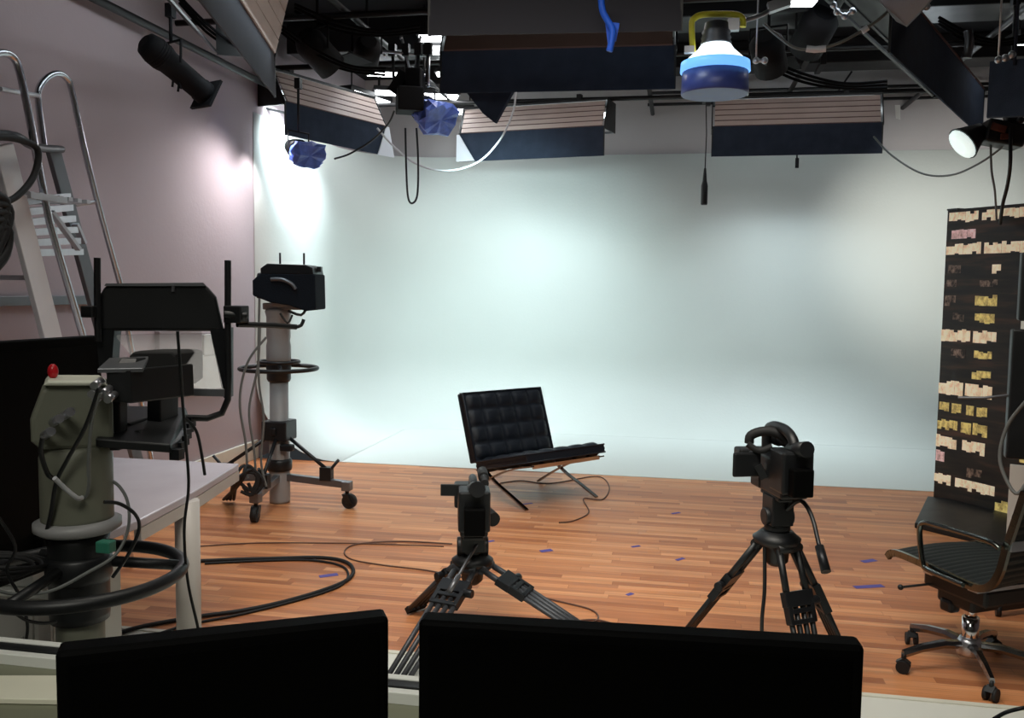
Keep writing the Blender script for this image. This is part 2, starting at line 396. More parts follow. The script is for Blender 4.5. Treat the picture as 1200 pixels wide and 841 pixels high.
# ceiling light strips (lit)
def strip(label, x0, x1, y, z, hpx=7, tilt=0):
    a = at(x0, y-tilt, Z=z); c = at(x1, y+tilt, Z=z)
    d = (c-a); L_ = d.length; mid = (a+c)/2; ang = math.atan2(d.y, d.x)
    t = thing('ceiling_strip_light', label, 'ceiling light', (mid.x, mid.y, z), ang, 'lit strip lights under the ceiling')
    w = hpx/1040*mid.y*3.2
    MB().box((0, 0, .035), (L_+.05, w+.03, .05)).build('housing', BLKMETAL, t, local=True, bevel=.005)
    MB().box((0, 0, 0), (L_, w, .03)).build('tube_cover', TUBE, t, local=True, bevel=.008)
    for s_ in (-.35, .35): MB().cyl((L_*s_, 0, .05), (L_*s_, 0, ZC-z), .008, n=8).build('suspension_rod', BLKMETAL, t, local=True)
    return t
strip('highest lit strip light, just left of the nearest overhead softbox', 492, 526, 45, 3.95, 6)
strip('thick lit strip light second from the top, beside the overhead softboxes', 500, 537, 59, 3.9, 9)
strip('thin lit strip light left of the hanging central fixture, upper one', 430, 474, 87, 3.85, 4, 1)
strip('thin lit strip light right of the central fixture, upper one', 512, 538, 87, 3.85, 4)
strip('slanted bright lit strip light above the left softbox', 405, 450, 114, 3.75, 6, 7)
strip('lit strip light left of the central fixture, lower one', 440, 472, 109, 3.8, 5, 1)
strip('lit strip light right of the central fixture, lower one', 497, 536, 113, 3.75, 5, 1)
strip('short oval lit lamp cover beneath the other strip lights', 531, 554, 131, 3.68, 7)
strip('lit strip light at the top edge of the photo right of the yellow lamp', 928, 955, 3, 3.75, 6)
strip('bright lit lamp at the right edge of the photo below the ceiling', 1190, 1215, 47, 3.75, 9)

# ------------------------------------------------------------------ softboxes
def softbox(label, p0, p1, z=3.05, skirt=.31, up=.26, depth=.42, face=BLACK, slat=SLAT, skmat=FABRIC, endflap=0, top=3.7, ribs=5, lean=.11):
    """p0,p1: plan ends of skirt seen from the camera side; lit side is to the left of p0->p1 direction"""
    p0 = V((p0[0], p0[1], 0)); p1 = V((p1[0], p1[1], 0)); d = p1-p0; w = d.length
    ang = math.atan2(d.y, d.x); mid = (p0+p1)/2
    t = thing('overhead_softbox', label, 'softbox light', (mid.x, mid.y, z), ang, 'fluorescent softboxes hung from the ceiling grid')
    h = w/2
    MB().prism([(-h, -.01, 0), (h, -.01, 0), (h, 0, skirt), (-h, 0, skirt)], (0, .012, 0)).build('skirt', skmat, t, local=True)
    # ribbed sloping reflector back
    b = MB(); n = ribs
    for i in range(n):
        y0 = lean*i/n; y1 = lean*(i+1)/n; z0 = skirt+up*i/n; z1 = skirt+up*(i+1)/n
        b.cur = 0
        b.prism([(-h+.02, y0-.012, z0+.006), (h-.02, y0-.012, z0+.006), (h-.02, y1-.012, z1-.004), (-h+.02, y1-.012, z1-.004)], (0, .02, 0))
        b.cur = 1
        b.prism([(-h+.02, y0-.004, z0-.002), (h-.02, y0-.004, z0-.002), (h-.02, y0-.004, z0+.008), (-h+.02, y0-.004, z0+.008)], (0, .02, 0))
    b.build('ribbed_reflector', [slat, SLATD], t, local=True)
    f = MB()
    f.box((0, lean+depth/2-.06, skirt+up+.012), (w, depth-.08, .02))
    for s_ in (-1, 1):
        f.prism([(s_*h, -.01, skirt-.01), (s_*h, lean, skirt+up+.02), (s_*h, depth, skirt+up+.02), (s_*h, depth, skirt*.95), (s_*h, 0, skirt*.9)], (s_*.012, 0, 0))
        f.bar((s_*h, 0, 0), (s_*h, 0, skirt), .014, .014)
    f.bar((-h, depth, skirt), (h, depth, skirt), .02, .02); f.bar((-h, depth, skirt+up), (h, depth, skirt+up), .02, .02)
    f.build('housing', face, t, local=True)
    tb = MB()
    for i in range(4):
        yy = .1+depth*.2*i+.0
        tb.cyl((-h+.05, yy, skirt+.1+.03*i), (h-.05, yy, skirt+.1+.03*i), .017, n=10)
    tb.build('fluorescent_tubes', SOFTTUBE, t, local=True)
    # far door + ends
    if endflap:
        s_ = endflap
        if s_ > 0: tri = [(h-.16, -.03, -.01), (h+.08, -.05, -.01), (h+.03, -.02, skirt*.98), (h-.01, -.02, skirt*.98)]
        else: tri = [(-h-.03, -.03, -.0), (-h+.2, -.05, -.0), (-h-.0, -.02, skirt*.95), (-h-.03, -.02, skirt*.95)]
        MB().prism(tri, (0, .012, 0)).build('end_flap', WHCLOTH, t, local=True)
    y = MB()
    for s_ in (-.6, .6):
        y.cyl((s_*h, lean+.08, skirt+up+.02), (s_*h, lean+.08, top-z), .012, n=10)
        y.box((s_*h, lean+.08, top-z), (.05, .07, .07))
    y.build('hanging_yoke', BLKMETAL, t, local=True)
    # electric light given by the tubes
    l = bpy.data.lights.new('softbox_lamp', 'AREA'); l.shape = 'RECTANGLE'; l.size = w*.85; l.size_y = .3; l.spread = math.radians(98)
    lo = bpy.data.objects.new('softbox_lamp', l); COL.objects.link(lo); lo.parent = t
    lo.location = (0, lean+depth*.45, skirt+.03); lo.rotation_euler = (math.radians(4), 0, 0)
    l.color = (.80, .93, 1)
    return t, l
SB = {}
SB['L'] = softbox('beige-ribbed softbox hung in the far left corner, angled along the left wall', (-3.62, 7.85), (-3.1, 9.2), endflap=1, up=.3, lean=.16)
SB['M'] = softbox('beige-ribbed softbox on the rear pipe, left one, partly behind the dark triangular flag', (-2.42, 9.72), (-.80, 9.42), endflap=-1, up=.28)
SB['R'] = softbox('beige-ribbed softbox on the rear pipe right of the hanging microphone', (.31, 9.6), (1.97, 9.55), up=.29)
SB['F'] = softbox('wide near softbox with black front and brown strip, right of the strip lights', (-1.72, 6.33), (-.06, 6.4), skirt=.3, slat=BROWNP, ribs=1, up=.16)
SB['N'] = softbox('nearest overhead softbox, charcoal front, cut by the top edge of the photo', (-1.40, 4.9), (-.02, 5.0), skirt=.36, skmat=GREYFLAG, slat=BROWNP, ribs=1, up=.15)
e1 = at(322, 114, Z=3.05); e2 = at(232, 0, Z=3.05)
SB['S'] = softbox('softbox hung along the left side seen end-on, with a long charcoal side flap', (e2.x, e2.y), (e1.x, e1.y), skmat=GREYFLAG, lean=-.12, up=.5)
g1 = at(1042, 62, Z=3.05); g2 = at(1150, 168, Z=3.0)
SB['D'] = softbox('big dark softbox hung slanting at the upper right, above the city picture', (g1.x, g1.y), (g2.x, g2.y), skirt=.42, slat=REDDISH, ribs=1, up=.1)

# dark flags
tag(MB().prism([at(543, 104, D=6.6), at(602, 104, D=6.6), at(580, 144, D=6.6), at(566, 133, D=6.6)], (.01, .03, 0)).cyl(at(590, 104, D=6.6)+V((0, .01, -.03)), (at(590, 104, D=6.6).x, at(590, 104, D=6.6).y+.01, ZC), .01, n=8).build('triangular_flag', FABRIC), 'dark triangular cloth flag hanging below the wide near softbox', 'flag')
tag(MB().prism([at(1160, 72, D=6.4), at(1230, 66, D=6.0), at(1230, 134, D=6.0), at(1156, 137, D=6.4)], (.02, .05, 0)).cyl(at(1190, 70, D=6.2)+V((0, .01, -.03)), (at(1190, 70, D=6.2).x, at(1190, 70, D=6.2).y+.01, ZC), .01, n=8).build('black_flag', FABRIC), 'big black cloth flag at the right edge beside the slanting softbox', 'flag')
tag(MB().prism([at(1030, 0, D=5.6), at(1095, -5, D=5.4), at(1078, 14, D=5.5), at(1062, 30, D=5.6), at(1050, 24, D=5.6)], (.01, .03, 0)).cyl(at(1070, 0, D=5.5)+V((0, .01, -.03)), (at(1070, 0, D=5.5).x, at(1070, 0, D=5.5).y+.01, ZC), .01, n=8).build('metal_flag', GRMETAL), 'small grey metal barn door above the slanting softbox at the top edge', 'flag')
tag(MB().tube([at(704, -8, D=4.85), at(706, 12, D=4.84), at(712, 24, D=4.84), at(718, 36, D=4.83), at(716, 52, D=4.83), at(714, 60, D=4.83)], .018, 8, smooth=4).prism([at(709, 25, D=4.86), at(726, 27, D=4.86), at(722, 48, D=4.86), at(712, 50, D=4.86)], (0, .01, 0)).build('blue_cloth_strip', BLUETAPE), 'bright blue cloth strip dangling in front of the nearest softbox', 'cloth strip')

# ------------------------------------------------------------------ small hung lights
def clamp_to(b, p, zt):
    b.cyl(p, (p.x, p.y, zt), .012, n=8); b.box((p.x, p.y, zt), (.05, .06, .09))
def spot(label, a, c, r, topz, frost=None, group=None):
    """ellipsoidal spot: rear end a, front end c (world)"""
    a = V(a); c = V(c); d = c-a; L_ = d.length; u = d.normalized()
    t = thing('ellipsoidal_spotlight', label, 'spotlight', ((a+c)/2))
    MB().lathe([(r*.5, 0), (r*.85, L_*.04), (r, L_*.14), (r, L_*.3), (r*.9, L_*.36), (r*.86, L_*.5), (r*.84, L_*.86), (r*.9, L_*.88), (r*.92, L_*.99), (r*.7, L_)], a, u, n=20).build('barrel', MBLK, t)
    x, y, _ = frame_z(u)
    b = MB()
    for k in range(4): b.lathe([(r*1.03, 0), (r*1.03, .008)], a+u*L_*(.16+.035*k), u, n=20)
    b.build('cooling_fins', MBLK, t)
    MB().prism([c+x*r*1.15+y*r*1.15, c-x*r*1.15+y*r*1.15, c-x*r*1.15-y*r*1.15, c+x*r*1.15-y*r*1.15], -u*.02).build('gel_frame_holder', MBLK, t)
    b = MB(); mid = a+u*L_*.42; h = V((0, 0, 1)).cross(u).normalized()
    b.tube([mid+h*r*1.1, mid+h*r*1.15+V((0, 0, r*1.6)), mid-h*r*1.15+V((0, 0, r*1.6)), mid-h*r*1.1], .01, 6)
    clamp_to(b, mid+V((0, 0, r*1.6)), topz)
    b.build('yoke', MBLK, t)
    b = MB()
    for q, s_ in ((.47, 1), (.52, -1), (.56, 1)): b.bar(a+u*L_*q, a+u*L_*q-V((0, 0, 1))*r*1.35+h*s_*r*.3, .02, .006)
    b.build('shutter_handles', MBLK, t)
    return t
spot('long black spotlight hanging on the left wall pipe', at(168, 48, X=-3.55), at(243, 112, X=-3.35), .095, 3.52)
def gel_par(label, c, d, size, topz, gelm=GEL):
    c = V(c); d = V(d).normalized(); x, y, _ = frame_z(d)
    t = thing('gelled_floodlight', label, 'floodlight', c)
    MB().lathe([(size*.35, -size*.9), (size*.5, -size*.5), (size*.62, 0)], c, d, n=18).build('lamp_housing', BLACK, t)
    b = MB(); s0 = size*.6; rg = random.Random(int(size*1000)+3); NR, NS = 7, 16; vs_ = []
    for i in range(NR+1):
        tt = i/NR
        for k in range(NS):
            a = 2*PI*k/NS; sq = 1/max(abs(math.cos(a)), abs(math.sin(a)))**.6
            rr = size*(.6+.5*tt)*sq*(.82 if i == NR else 1)*rg.uniform(.82, 1.14)
            vs_.append(c+d*size*(1.15*tt+rg.uniform(-.09, .09))+x*math.cos(a)*rr+y*math.sin(a)*rr*.72)
    vs_.append(c+d*size*1.1)
    fs_ = [(i*NS+k, i*NS+(k+1) % NS, (i+1)*NS+(k+1) % NS, (i+1)*NS+k) for i in range(NR) for k in range(NS)]+[(NR*NS+k, NR*NS+(k+1) % NS, len(vs_)-1) for k in range(NS)]
    b.add(vs_, fs_)
    b.build('blue_gel', gelm, t)
    b = MB(); b.tube([c+x*size*.7, c+x*size*.7+V((0, 0, size)), c-x*size*.7+V((0, 0, size)), c-x*size*.7], .009, 6)
    clamp_to(b, c+V((0, 0, size)), topz); b.build('yoke', BLKMETAL, t)
    return t
gel_par('floodlight with wrinkled blue gel hanging below the left softbox', at(350, 176, D=8.3), (.55, -.3, -.25), .16, 3.05+.4)
# central fixture
cA = at(497, 128, D=7.9)
gel_par('black floodlight with blue gel under the cluster of black hardware', cA, (.75, -.35, -.5), .2, 3.7, GEL)
t = thing('hanging_hardware', 'tangle of black clamps and a camera-like fixture above the blue-gelled floodlight', 'fixture', at(480, 120, D=7.8))
c = at(480, 125, D=7.8)
b = MB()
b.box(c+V((0, 0, .05)), (.22, .25, .2), Matrix.Rotation(.4, 3, 'Z')); b.box(c+V((.05, 0, .22)), (.14, .16, .18)); b.box(c+V((-.09, .0, .2)), (.1, .1, .2), Matrix.Rotation(.6, 3, 'Y'))
b.build('ballast_box', MBLK, t, bevel=.01)
b = MB()
for dx in (-.14, -.03, .07, .15): b.cyl(c+V((dx, 0, .2)), (c.x+dx*1.1, c.y, PZ), .014, n=8); b.box((c.x+dx*1.1, c.y, PZ-.03), (.06, .06, .1))
b.build('clamp_arm', BLKMETAL, t)
b = MB()
for p in ((451, 65), (470, 45), (503, 62), (484, 93), (497, 88), (502, 100), (493, 44)): b.sphere(at(p[0], p[1], D=7.8), .014, n=8)
b.cyl(at(448, 60, D=7.8), at(505, 66, D=7.8), .012, n=8); b.cyl(at(470, 42, D=7.8), at(484, 96, D=7.8), .012, n=8); b.cyl(at(503, 60, D=7.8), at(502, 102, D=7.8), .012, n=8); b.cyl(at(493, 42, D=7.8), at(484, 93, D=7.8), .012, n=8)
b.build('shiny_fittings', ALU, t)

# yellow-handled scoop
c = at(838, 84, D=5.7)
t = thing('scoop_light', 'glowing work lamp with yellow handle and blue gel hanging at the top', 'lamp', c)
s_ = 5.6/1040
X_ = V((math.cos(YAW), math.sin(YAW), 0)); Z_ = V((0, 0, 1))
def P(dx, dy): return c+X_*(dx-838)*s_*1.0+Z_*(84-dy)*s_
MB().lathe([(.205, 0), (.2, .03), (.17, .075), (.11, .13), (.09, .16)], c, (0, 0, 1), n=28).build('reflector_bowl', LAMPGLOW, t)
MB().lathe([(.2, -.005), (.212, .0), (.208, .055), (.18, .06)], c+V((0, 0, -.002)), (0, 0, 1), n=28).build('gel_band', GELGLOW, t)
MB().lathe([(.09, .16), (.095, .17), (.085, .19), (.092, .2), (.082, .22), (.088, .235), (.075, .25), (.07, .29), (.04, .3)], c, (0, 0, 1), n=24).build('ribbed_neck', GRMETAL, t)
MB().lathe([(.2, -.14), (.205, -.13), (.2, -.004), (.12, -.002)], c, (0, 0, 1), n=26).build('gel_skirt', GEL2, t)
MB().tube([P(812, 62), P(810, 32), P(813, 25), P(822, 21), P(846, 20), P(862, 21), P(868, 26), P(868, 34)], .019, 10, smooth=4).build('yellow_handle', YELLOW, t)
b = MB(); b.tube([P(870, 27), P(890, 20), P(905, 10), P(915, 4)], .014, 8, smooth=3); b.box(P(857, 32), (.07, .05, .07)); b.box(P(908, 9), (.13, .06, .06), Matrix.Rotation(-.3, 3, 'Y'))
b.cyl(P(914, 4), (P(914, 4).x, P(914, 4).y, ZC), .012, n=8); b.build('steel_arm', ALU, t)
b = MB().box(P(808, 60), (.06, .04, .04)).box(P(872, 106), (.05, .04, .04)).cyl(P(864, 98), P(872, 106), .008, n=6); b.build('wing_nuts', ALU, t)

# hanging microphone
p = at(825, 240, Y=9.3); q = at(827, 118, Y=9.3)
t = thing('hanging_microphone', 'thin black microphone hanging on its cord in front of the back wall', 'microphone', p)
MB().lathe([(.03, 0), (.034, .01), (.034, .19), (.022, .24), (.012, .36), (.008, .37)], p, (0, 0, 1), n=14).build('microphone_body', BLACK, t)
MB().tube([p+V((0, 0, .35)), p+V((.005, 0, .7)), (q.x, q.y, 3.65)], .006, 6).build('cord', BLKMETAL, t)
MB().box((q.x, 9.6, 3.68), (.05, .34, .12)).box((q.x+.03, 9.35, 3.6), (.04, .06, .16)).build('mounting_clamp', BLKMETAL, t, bevel=.006)

# right fixture
c = at(1160, 158, D=7.2)
t = thing('small_floodlight', 'small lit floodlight with orange-brown fittings hung at the upper right', 'floodlight', c)
a = at(1128, 163, D=7.1)
MB().lathe([(.05, 0), (.07, .05), (.11, .14), (.125, .17)], c+(a-c)*.3+V((0, 0, .05)), (a-c)+V((0, 0, -.12)), n=18).build('reflector', BLKMETAL, t)
e = c+(a-c)*.3+V((0, 0, .05))+((a-c)+V((0, 0, -.12))).normalized()*.172
MB().lathe([(.115, 0), (.112, .012), (.06, .03)], e, (a-c)+V((0, 0, -.12)), n=18).build('lit_lens', SMALLGLOW, t)
MB().box(c+V((.08, 0, 0)), (.26, .2, .16), Matrix.Rotation(.2, 3, 'Y')).box(c+V((.14, 0, .1)), (.1, .1, .12)).build('body', BLACK, t, bevel=.015)
MB().box(c+V((.02, -.11, .03)), (.1, .02, .05), Matrix.Rotation(.3, 3, 'Y')).box(c+V((.06, -.11, -.03)), (.05, .02, .04)).build('copper_fitting', REDDISH, t, bevel=.005)
b = MB(); clamp_to(b, c+V((.12, 0, .1)), 3.7); b.sphere(c+V((.16, -.1, .08)), .025, n=8); b.build('hanger', DKMETAL, t)

tag(MB().box(at(934, 191, Y=9.62), (.035, .02, .1)).cyl(at(934, 180, Y=9.62), at(934, 186, Y=9.62), .008, n=8).build('hanging_latch', DKMETAL), 'small dark latch under the lower edge of the right rear softbox skirt', 'latch')
tag(MB().prism([at(1049, 123, Y=9.72), at(1055, 123, Y=9.72), at(1055, 140, Y=9.7), at(1050, 138, Y=9.7)], (0, .01, 0)).build('paper_tag', WHITE), 'tiny white tag hanging from the rear pipe right of the right softbox', 'tag')
# ceiling clutter cables
cable('hanging_cable', 'white cable sagging from the yellow-handled lamp to the upper right', [at(895, 28, D=5.7), at(915, 45, D=5.7), at(935, 57, D=5.7), at(965, 56, D=5.7), at(1000, 42, D=5.7), at(1042, 12, D=5.7), at(1040, -10, D=5.8)], .009, GRCABLE)
t = MB()
t.tube([at(945, 57, D=5.69), at(955, 58, D=5.69), at(968, 57, D=5.69)], .02, 8); tag(t.build('cable_connector', WHCLOTH), 'white plug at the lowest point of the sagging overhead cable', 'connector')
t = MB(); t.tube([at(1010, 37, D=5.69), at(1017, 32, D=5.69)], .018, 8); tag(t.build('cable_connector', WHCLOTH), 'small white plug higher up on the right of the sagging overhead cable', 'connector')
cable('hanging_cable', 'pale cable arcing below the left rear softbox up to the dark triangular flag', [at(442, 150, D=8.6), at(462, 172, D=8.6), at(490, 193, D=8.6), at(525, 200, D=8.6), at(560, 190, D=8.5), at(585, 165, D=8.3), at(600, 135, D=8.2), at(605, 108, D=8.1)], .009, WHCABLE)
cable('hanging_cable', 'long black cable loop dangling under the central fixture', [at(475, 150, D=7.8), at(476, 195, D=7.8), at(478, 230, D=7.8), at(483, 238, D=7.8), at(489, 228, D=7.8), at(490, 190, D=7.8), at(488, 150, D=7.8)], .009, BLACK)
cable('hanging_cable', 'dark cable sagging from the right rear softbox to the small floodlight', [at(1024, 160, D=8.6), at(1045, 182, D=8.3), at(1080, 203, D=8), at(1115, 205, D=7.7), at(1150, 190, D=7.4), at(1180, 168, D=7.2)], .008, GRCABLE)
cable('hanging_cable', 'thin grey cable dropping behind the city picture panel, left one', [at(1161, 170, D=7.2), at(1162, 200, D=7.2), at(1166, 225, D=7.3), at(1168, 260, D=7.6)], .008, GRCABLE)
cable('hanging_cable', 'thicker black cable dropping behind the city picture panel, right one', [at(1184, 150, D=7.1), at(1184, 190, D=7.1), at(1181, 215, D=7.2), at(1175, 240, D=7.3), at(1172, 262, D=7.5)], .013, BLACK)
cable('hanging_cable', 'black cable between the left softbox and the central fixture', [at(392, 186, D=8.4), at(410, 180, D=8.3), at(435, 165, D=8.2), at(455, 145, D=8), at(462, 130, D=7.9)], .009, BLACK)
for i, (lab, pts) in enumerate((('tangled dark cable bundle over the left pipe, behind the charcoal side flap', [(210, -5), (205, 20), (222, 40), (240, 30), (262, 52), (285, 40), (310, 60)]),
    ('dark cable bundle swinging above the left softbox', [(330, 30), (350, 55), (380, 48), (405, 70), (430, 66), (452, 80)]),
    ('dark cable bundle across the top left of the central fixture', [(345, 5), (372, 26), (400, 15), (430, 32), (460, 20), (492, 30)]),
    ('dark cable bundle hanging between the overhead pipes on the right', [(880, 60), (900, 88), (940, 70), (975, 92), (1010, 72), (1040, 95)]),
    ('dark cable bundle at the upper right above the black flag', [(1100, 20), (1120, 45), (1145, 30), (1170, 55), (1205, 40)]))):
    b = MB()
    for k in range(3):
        b.tube([at(x, y_, D=7.0+.1*k) for x, y_ in ((pts[0][0], pts[0][1]+4*k), ((pts[0][0]*2+pts[-1][0])/3, (pts[0][1]*2+pts[-1][1])/3+12+5*k), ((pts[0][0]+pts[-1][0]*2)/3, (pts[0][1]+pts[-1][1]*2)/3+14+3*k), (pts[-1][0], pts[-1][1]+4*k))], .011, 6, smooth=8)
    tag(b.build('cable_bundle', CLUT), lab, 'cable bundle')
# extra dark fixtures lost in the dark of the grid
def par_can(label, c, d, r, L_, topz=PZ):
    c = V(c); d = V(d).normalized()
    t = thing('par_can', label, 'stage light', c)
    MB().lathe([(r*.6, -L_*.5), (r, -L_*.3), (r, L_*.5), (r*.9, L_*.5), (r*.85, L_*.2)], c, d, n=18).build('can', MBLK, t)
    x, y, _ = frame_z(d); b = MB(); b.tube([c+x*r*1.1, c+x*r*1.1+V((0, 0, r*1.5)), c-x*r*1.1+V((0, 0, r*1.5)), c-x*r*1.1], .01, 6)
    clamp_to(b, c+V((0, 0, r*1.5)), ZC-.06); b.build('yoke', MBLK, t)
    MB().prism([c+d*L_*.5+x*r*1.2+y*r, c+d*L_*.5-x*r*1.2+y*r, c+d*(L_*.5+r*1.6)-x*r*1.3+y*r*1.8, c+d*(L_*.5+r*1.6)+x*r*1.3+y*r*1.8], y*.01).build('barn_door', MBLK, t)
par_can('black can light in the dark grid above the left softbox', at(372, 60, D=7.2), (.3, .5, -.4), .12, .34)
par_can('black can light in the dark grid left of the strip lights', at(430, 62, D=7.6), (-.3, .6, -.3), .11, .3)
par_can('black can light right of the yellow-handled lamp', at(900, 62, D=6.8), (.2, .6, -.5), .12, .3)
par_can('black can light in the dark grid above the right rear softbox', at(955, 36, D=7.4), (-.2, .6, -.4), .14, .36)
tag(MB().box((.95, 7.5, 3.95), (3.6, .5, .3)).box((.95, 7.24, 3.95), (3.6, .03, .34)).build('cable_tray', BLACK, bevel=.01), 'wide black cable tray under the ceiling at the right of the near softbox', 'cable tray')
tag(MB().box((-2.95, 8.5, 4.03), (1.7, .4, .24)).box((-2.95, 8.29, 4.07), (1.7, .03, .34)).build('cable_tray', BLACK, bevel=.01), 'black cable tray under the ceiling above the left camera pedestal', 'cable tray')
for (lab, pts) in (('bright metal coupling on the overhead grid right of the strip light', [(977, 6), (981, 14), (990, 19), (999, 13)]), ('small metal coupling beneath the yellow lamp arm', [(886, 71), (896, 71)]), ('bright metal coupling at the top edge above the slanting softbox', [(1070, 2), (1078, 3), (1086, 8)]), ('metal coupling beside the black flag at the right edge', [(1170, 70), (1178, 68), (1186, 64)])):
    b = MB(); ps = [at(x, y, D=6.1) for x, y in pts]
    b.tube(ps, .012, 8)
    for p_ in ps: b.sphere(p_, .022, n=8)
    b.cyl(ps[0], (ps[0].x, ps[0].y, ZC), .006, n=6)
    tag(b.build('pipe_coupling', ALU), lab, 'coupling')
cable('conduit', 'grey conduit dropping beside the brown plate at the upper right', [at(1134, 36, D=6.9), at(1136, 50, D=6.9), at(1133, 68, D=6.9), at(1131, 0, D=7.0)][:3], .03, GRMETAL, cat='pipe')

# ------------------------------------------------------------------ city picture panel
A = at(1093, 585, Z=0); A.z = 0
Dm = math.hypot(A.x, A.y); top = at(1108, 246, D=Dm).z
B0 = at(1200, 238, Z=top); dirn = (V((B0.x, B0.y, 0))-V((A.x, A.y, 0))).normalized(); nrm_ = V((-dirn.y, dirn.x, 0)); 
if nrm_.dot(V((0, 0, 0))-A) < 0: nrm_ = -nrm_
t = thing('city_backdrop_panel', 'tall printed panel showing lit office windows at night, standing at the right', 'backdrop panel', A, math.atan2(dirn.y, dirn.x))
W_ = 1.25
# local: x along panel, -y towards camera
MB().box((W_/2, .03, top/2), (W_, .05, top)).build('board', CITYDARK, t, local=True, bevel=.004)
rows = [(75, [(6, 85, 0), (95, 200, 0)], 22), (118, [(15, 80, 3)], 20), (155, [(2, 97, 0), (105, 205, 0)], 24), (205, [(10, 45, 2), (128, 150, 0)], 18), (240, [(8, 35, 2), (98, 145, 2)], 16), (283, [(5, 35, 2), (88, 145, 1)], 22), (325, [(30, 60, 2), (90, 142, 1)], 20),
        (372, [(0, 80, 0), (88, 148, 0)], 26), (415, [(30, 70, 2), (93, 140, 1)], 18), (465, [(90, 140, 1)], 20), (505, [(0, 68, 0), (74, 145, 0)], 30), (555, [(5, 32, 1), (40, 66, 1), (80, 100, 1), (108, 135, 1)], 22), (600, [(2, 58, 1), (68, 95, 1), (100, 138, 1)], 24),
        (645, [(0, 58, 0), (74, 134, 0)], 26), (682, [(2, 26, 3)], 26), (710, [(90, 130, 2)], 22), (742, [(0, 48, 0), (60, 165, 0)], 22), (775, [(168, 200, 1)], 26)]
b = MB()
for zy, segs, hh in rows:
    v_ = 1-(zy-55)/745; zc = v_*top; hz = hh/745*top*1.1
    for x0, x1, k in segs:
        b.cur = k; a0 = x0/308; a1 = x1/308; nseg = max(1, int((a1-a0)/.035))
        for i in range(nseg):
            q0 = a0+(a1-a0)*i/nseg; q1 = a0+(a1-a0)*(i+1)/nseg+(0 if (i+1) % 4 else -.003); j = random.uniform(-.28, .12)*hz
            b.box(((q0+q1)/2, .004, zc-j*random.choice((.5, -.5))), (q1-q0, .002, hz+j))
    # the print goes on to the right behind the monitor cart
    for i in range(5):
        if random.random() < .55:
            q0 = .72+i*.1; b.cur = random.choice((0, 1, 2)); b.box((q0+.04, .004, zc), (.08, .002, hz))
b.build('printed_windows', [WARM1, WARM2, WARM3, COOL1], t, local=True)
MB().box((.06, .02, top+.0), (.1, .07, .012)).box((W_/2, .2, .02), (.5, .34, .03)).bar((W_/2, .36, .03), (W_/2, .06, 1.1), .03, .03).build('rear_brace', BLACK, t, local=True)

# monitor cart in front of the panel at the right edge
c0 = at(1222, 585, D=5.3); c0.z = 0
t = thing('monitor_cart', 'tall black stand with two black screens at the right edge, before the city picture', 'monitor stand', (c0.x, c0.y, 0), math.radians(-10))
def zat(y, x=1190): return at(x, y, D=math.hypot(c0.x, c0.y)).z
hw = .19
MB().box((0, 0, (zat(375)+zat(296))/2), (hw*1.72, .07, zat(296)-zat(375))).build('upper_screen', BLACK, t, local=True, bevel=.01)
MB().box((0, -.02, (zat(385)+zat(535))/2), (hw*2, .08, zat(385)-zat(535))).build('lower_screen', BLACK, t, local=True, bevel=.01)
MB().cyl((.1, .07, .05), (.1, .07, zat(296)), .03, n=12).box((.1, .05, zat(340)), (.1, .06, .1)).box((.1, .04, zat(460)), (.1, .06, .1)).build('pole', DKMETAL, t, local=True)
b = MB()
for k in range(4):
    a_ = PI/4+k*PI/2; b.bar((.1, .07, .06), (.1+.42*math.cos(a_), .07+.3*math.sin(a_), .05), .05, .03); b.cyl((.1+.42*math.cos(a_)-.012, .07+.3*math.sin(a_), .03), (.1+.42*math.cos(a_)+.012, .07+.3*math.sin(a_), .03), .03, n=12)
b.build('base', BLACK, t, local=True)
MB().tube([(-.19, -.03, zat(462)), (-.3, -.05, zat(466)), (-.42, -.02, zat(468))], .008, 6).build('swing_arm', GRMETAL, t, local=True)
MB().box((-.13, -.062, zat(380)), (.05, .01, .04)).build('white_tag', WHITE, t, local=True)
cable('hanging_cable', 'black cable draped down the front of the lower cart screen', [at(1202, 470, D=5.0), at(1180, 500, D=5.05), at(1172, 540, D=5.05), at(1190, 578, D=5.0), at(1206, 560, D=5)], .009, GRCABLE)
wc = at(1196, 545, D=6.1)
tag(MB().box((wc.x, wc.y, wc.z/2), (.11, .02, wc.z), Matrix.Rotation(-.35, 3, 'Z')).build('white_card', WHITE), 'narrow white card standing behind the monitor stand', 'card')

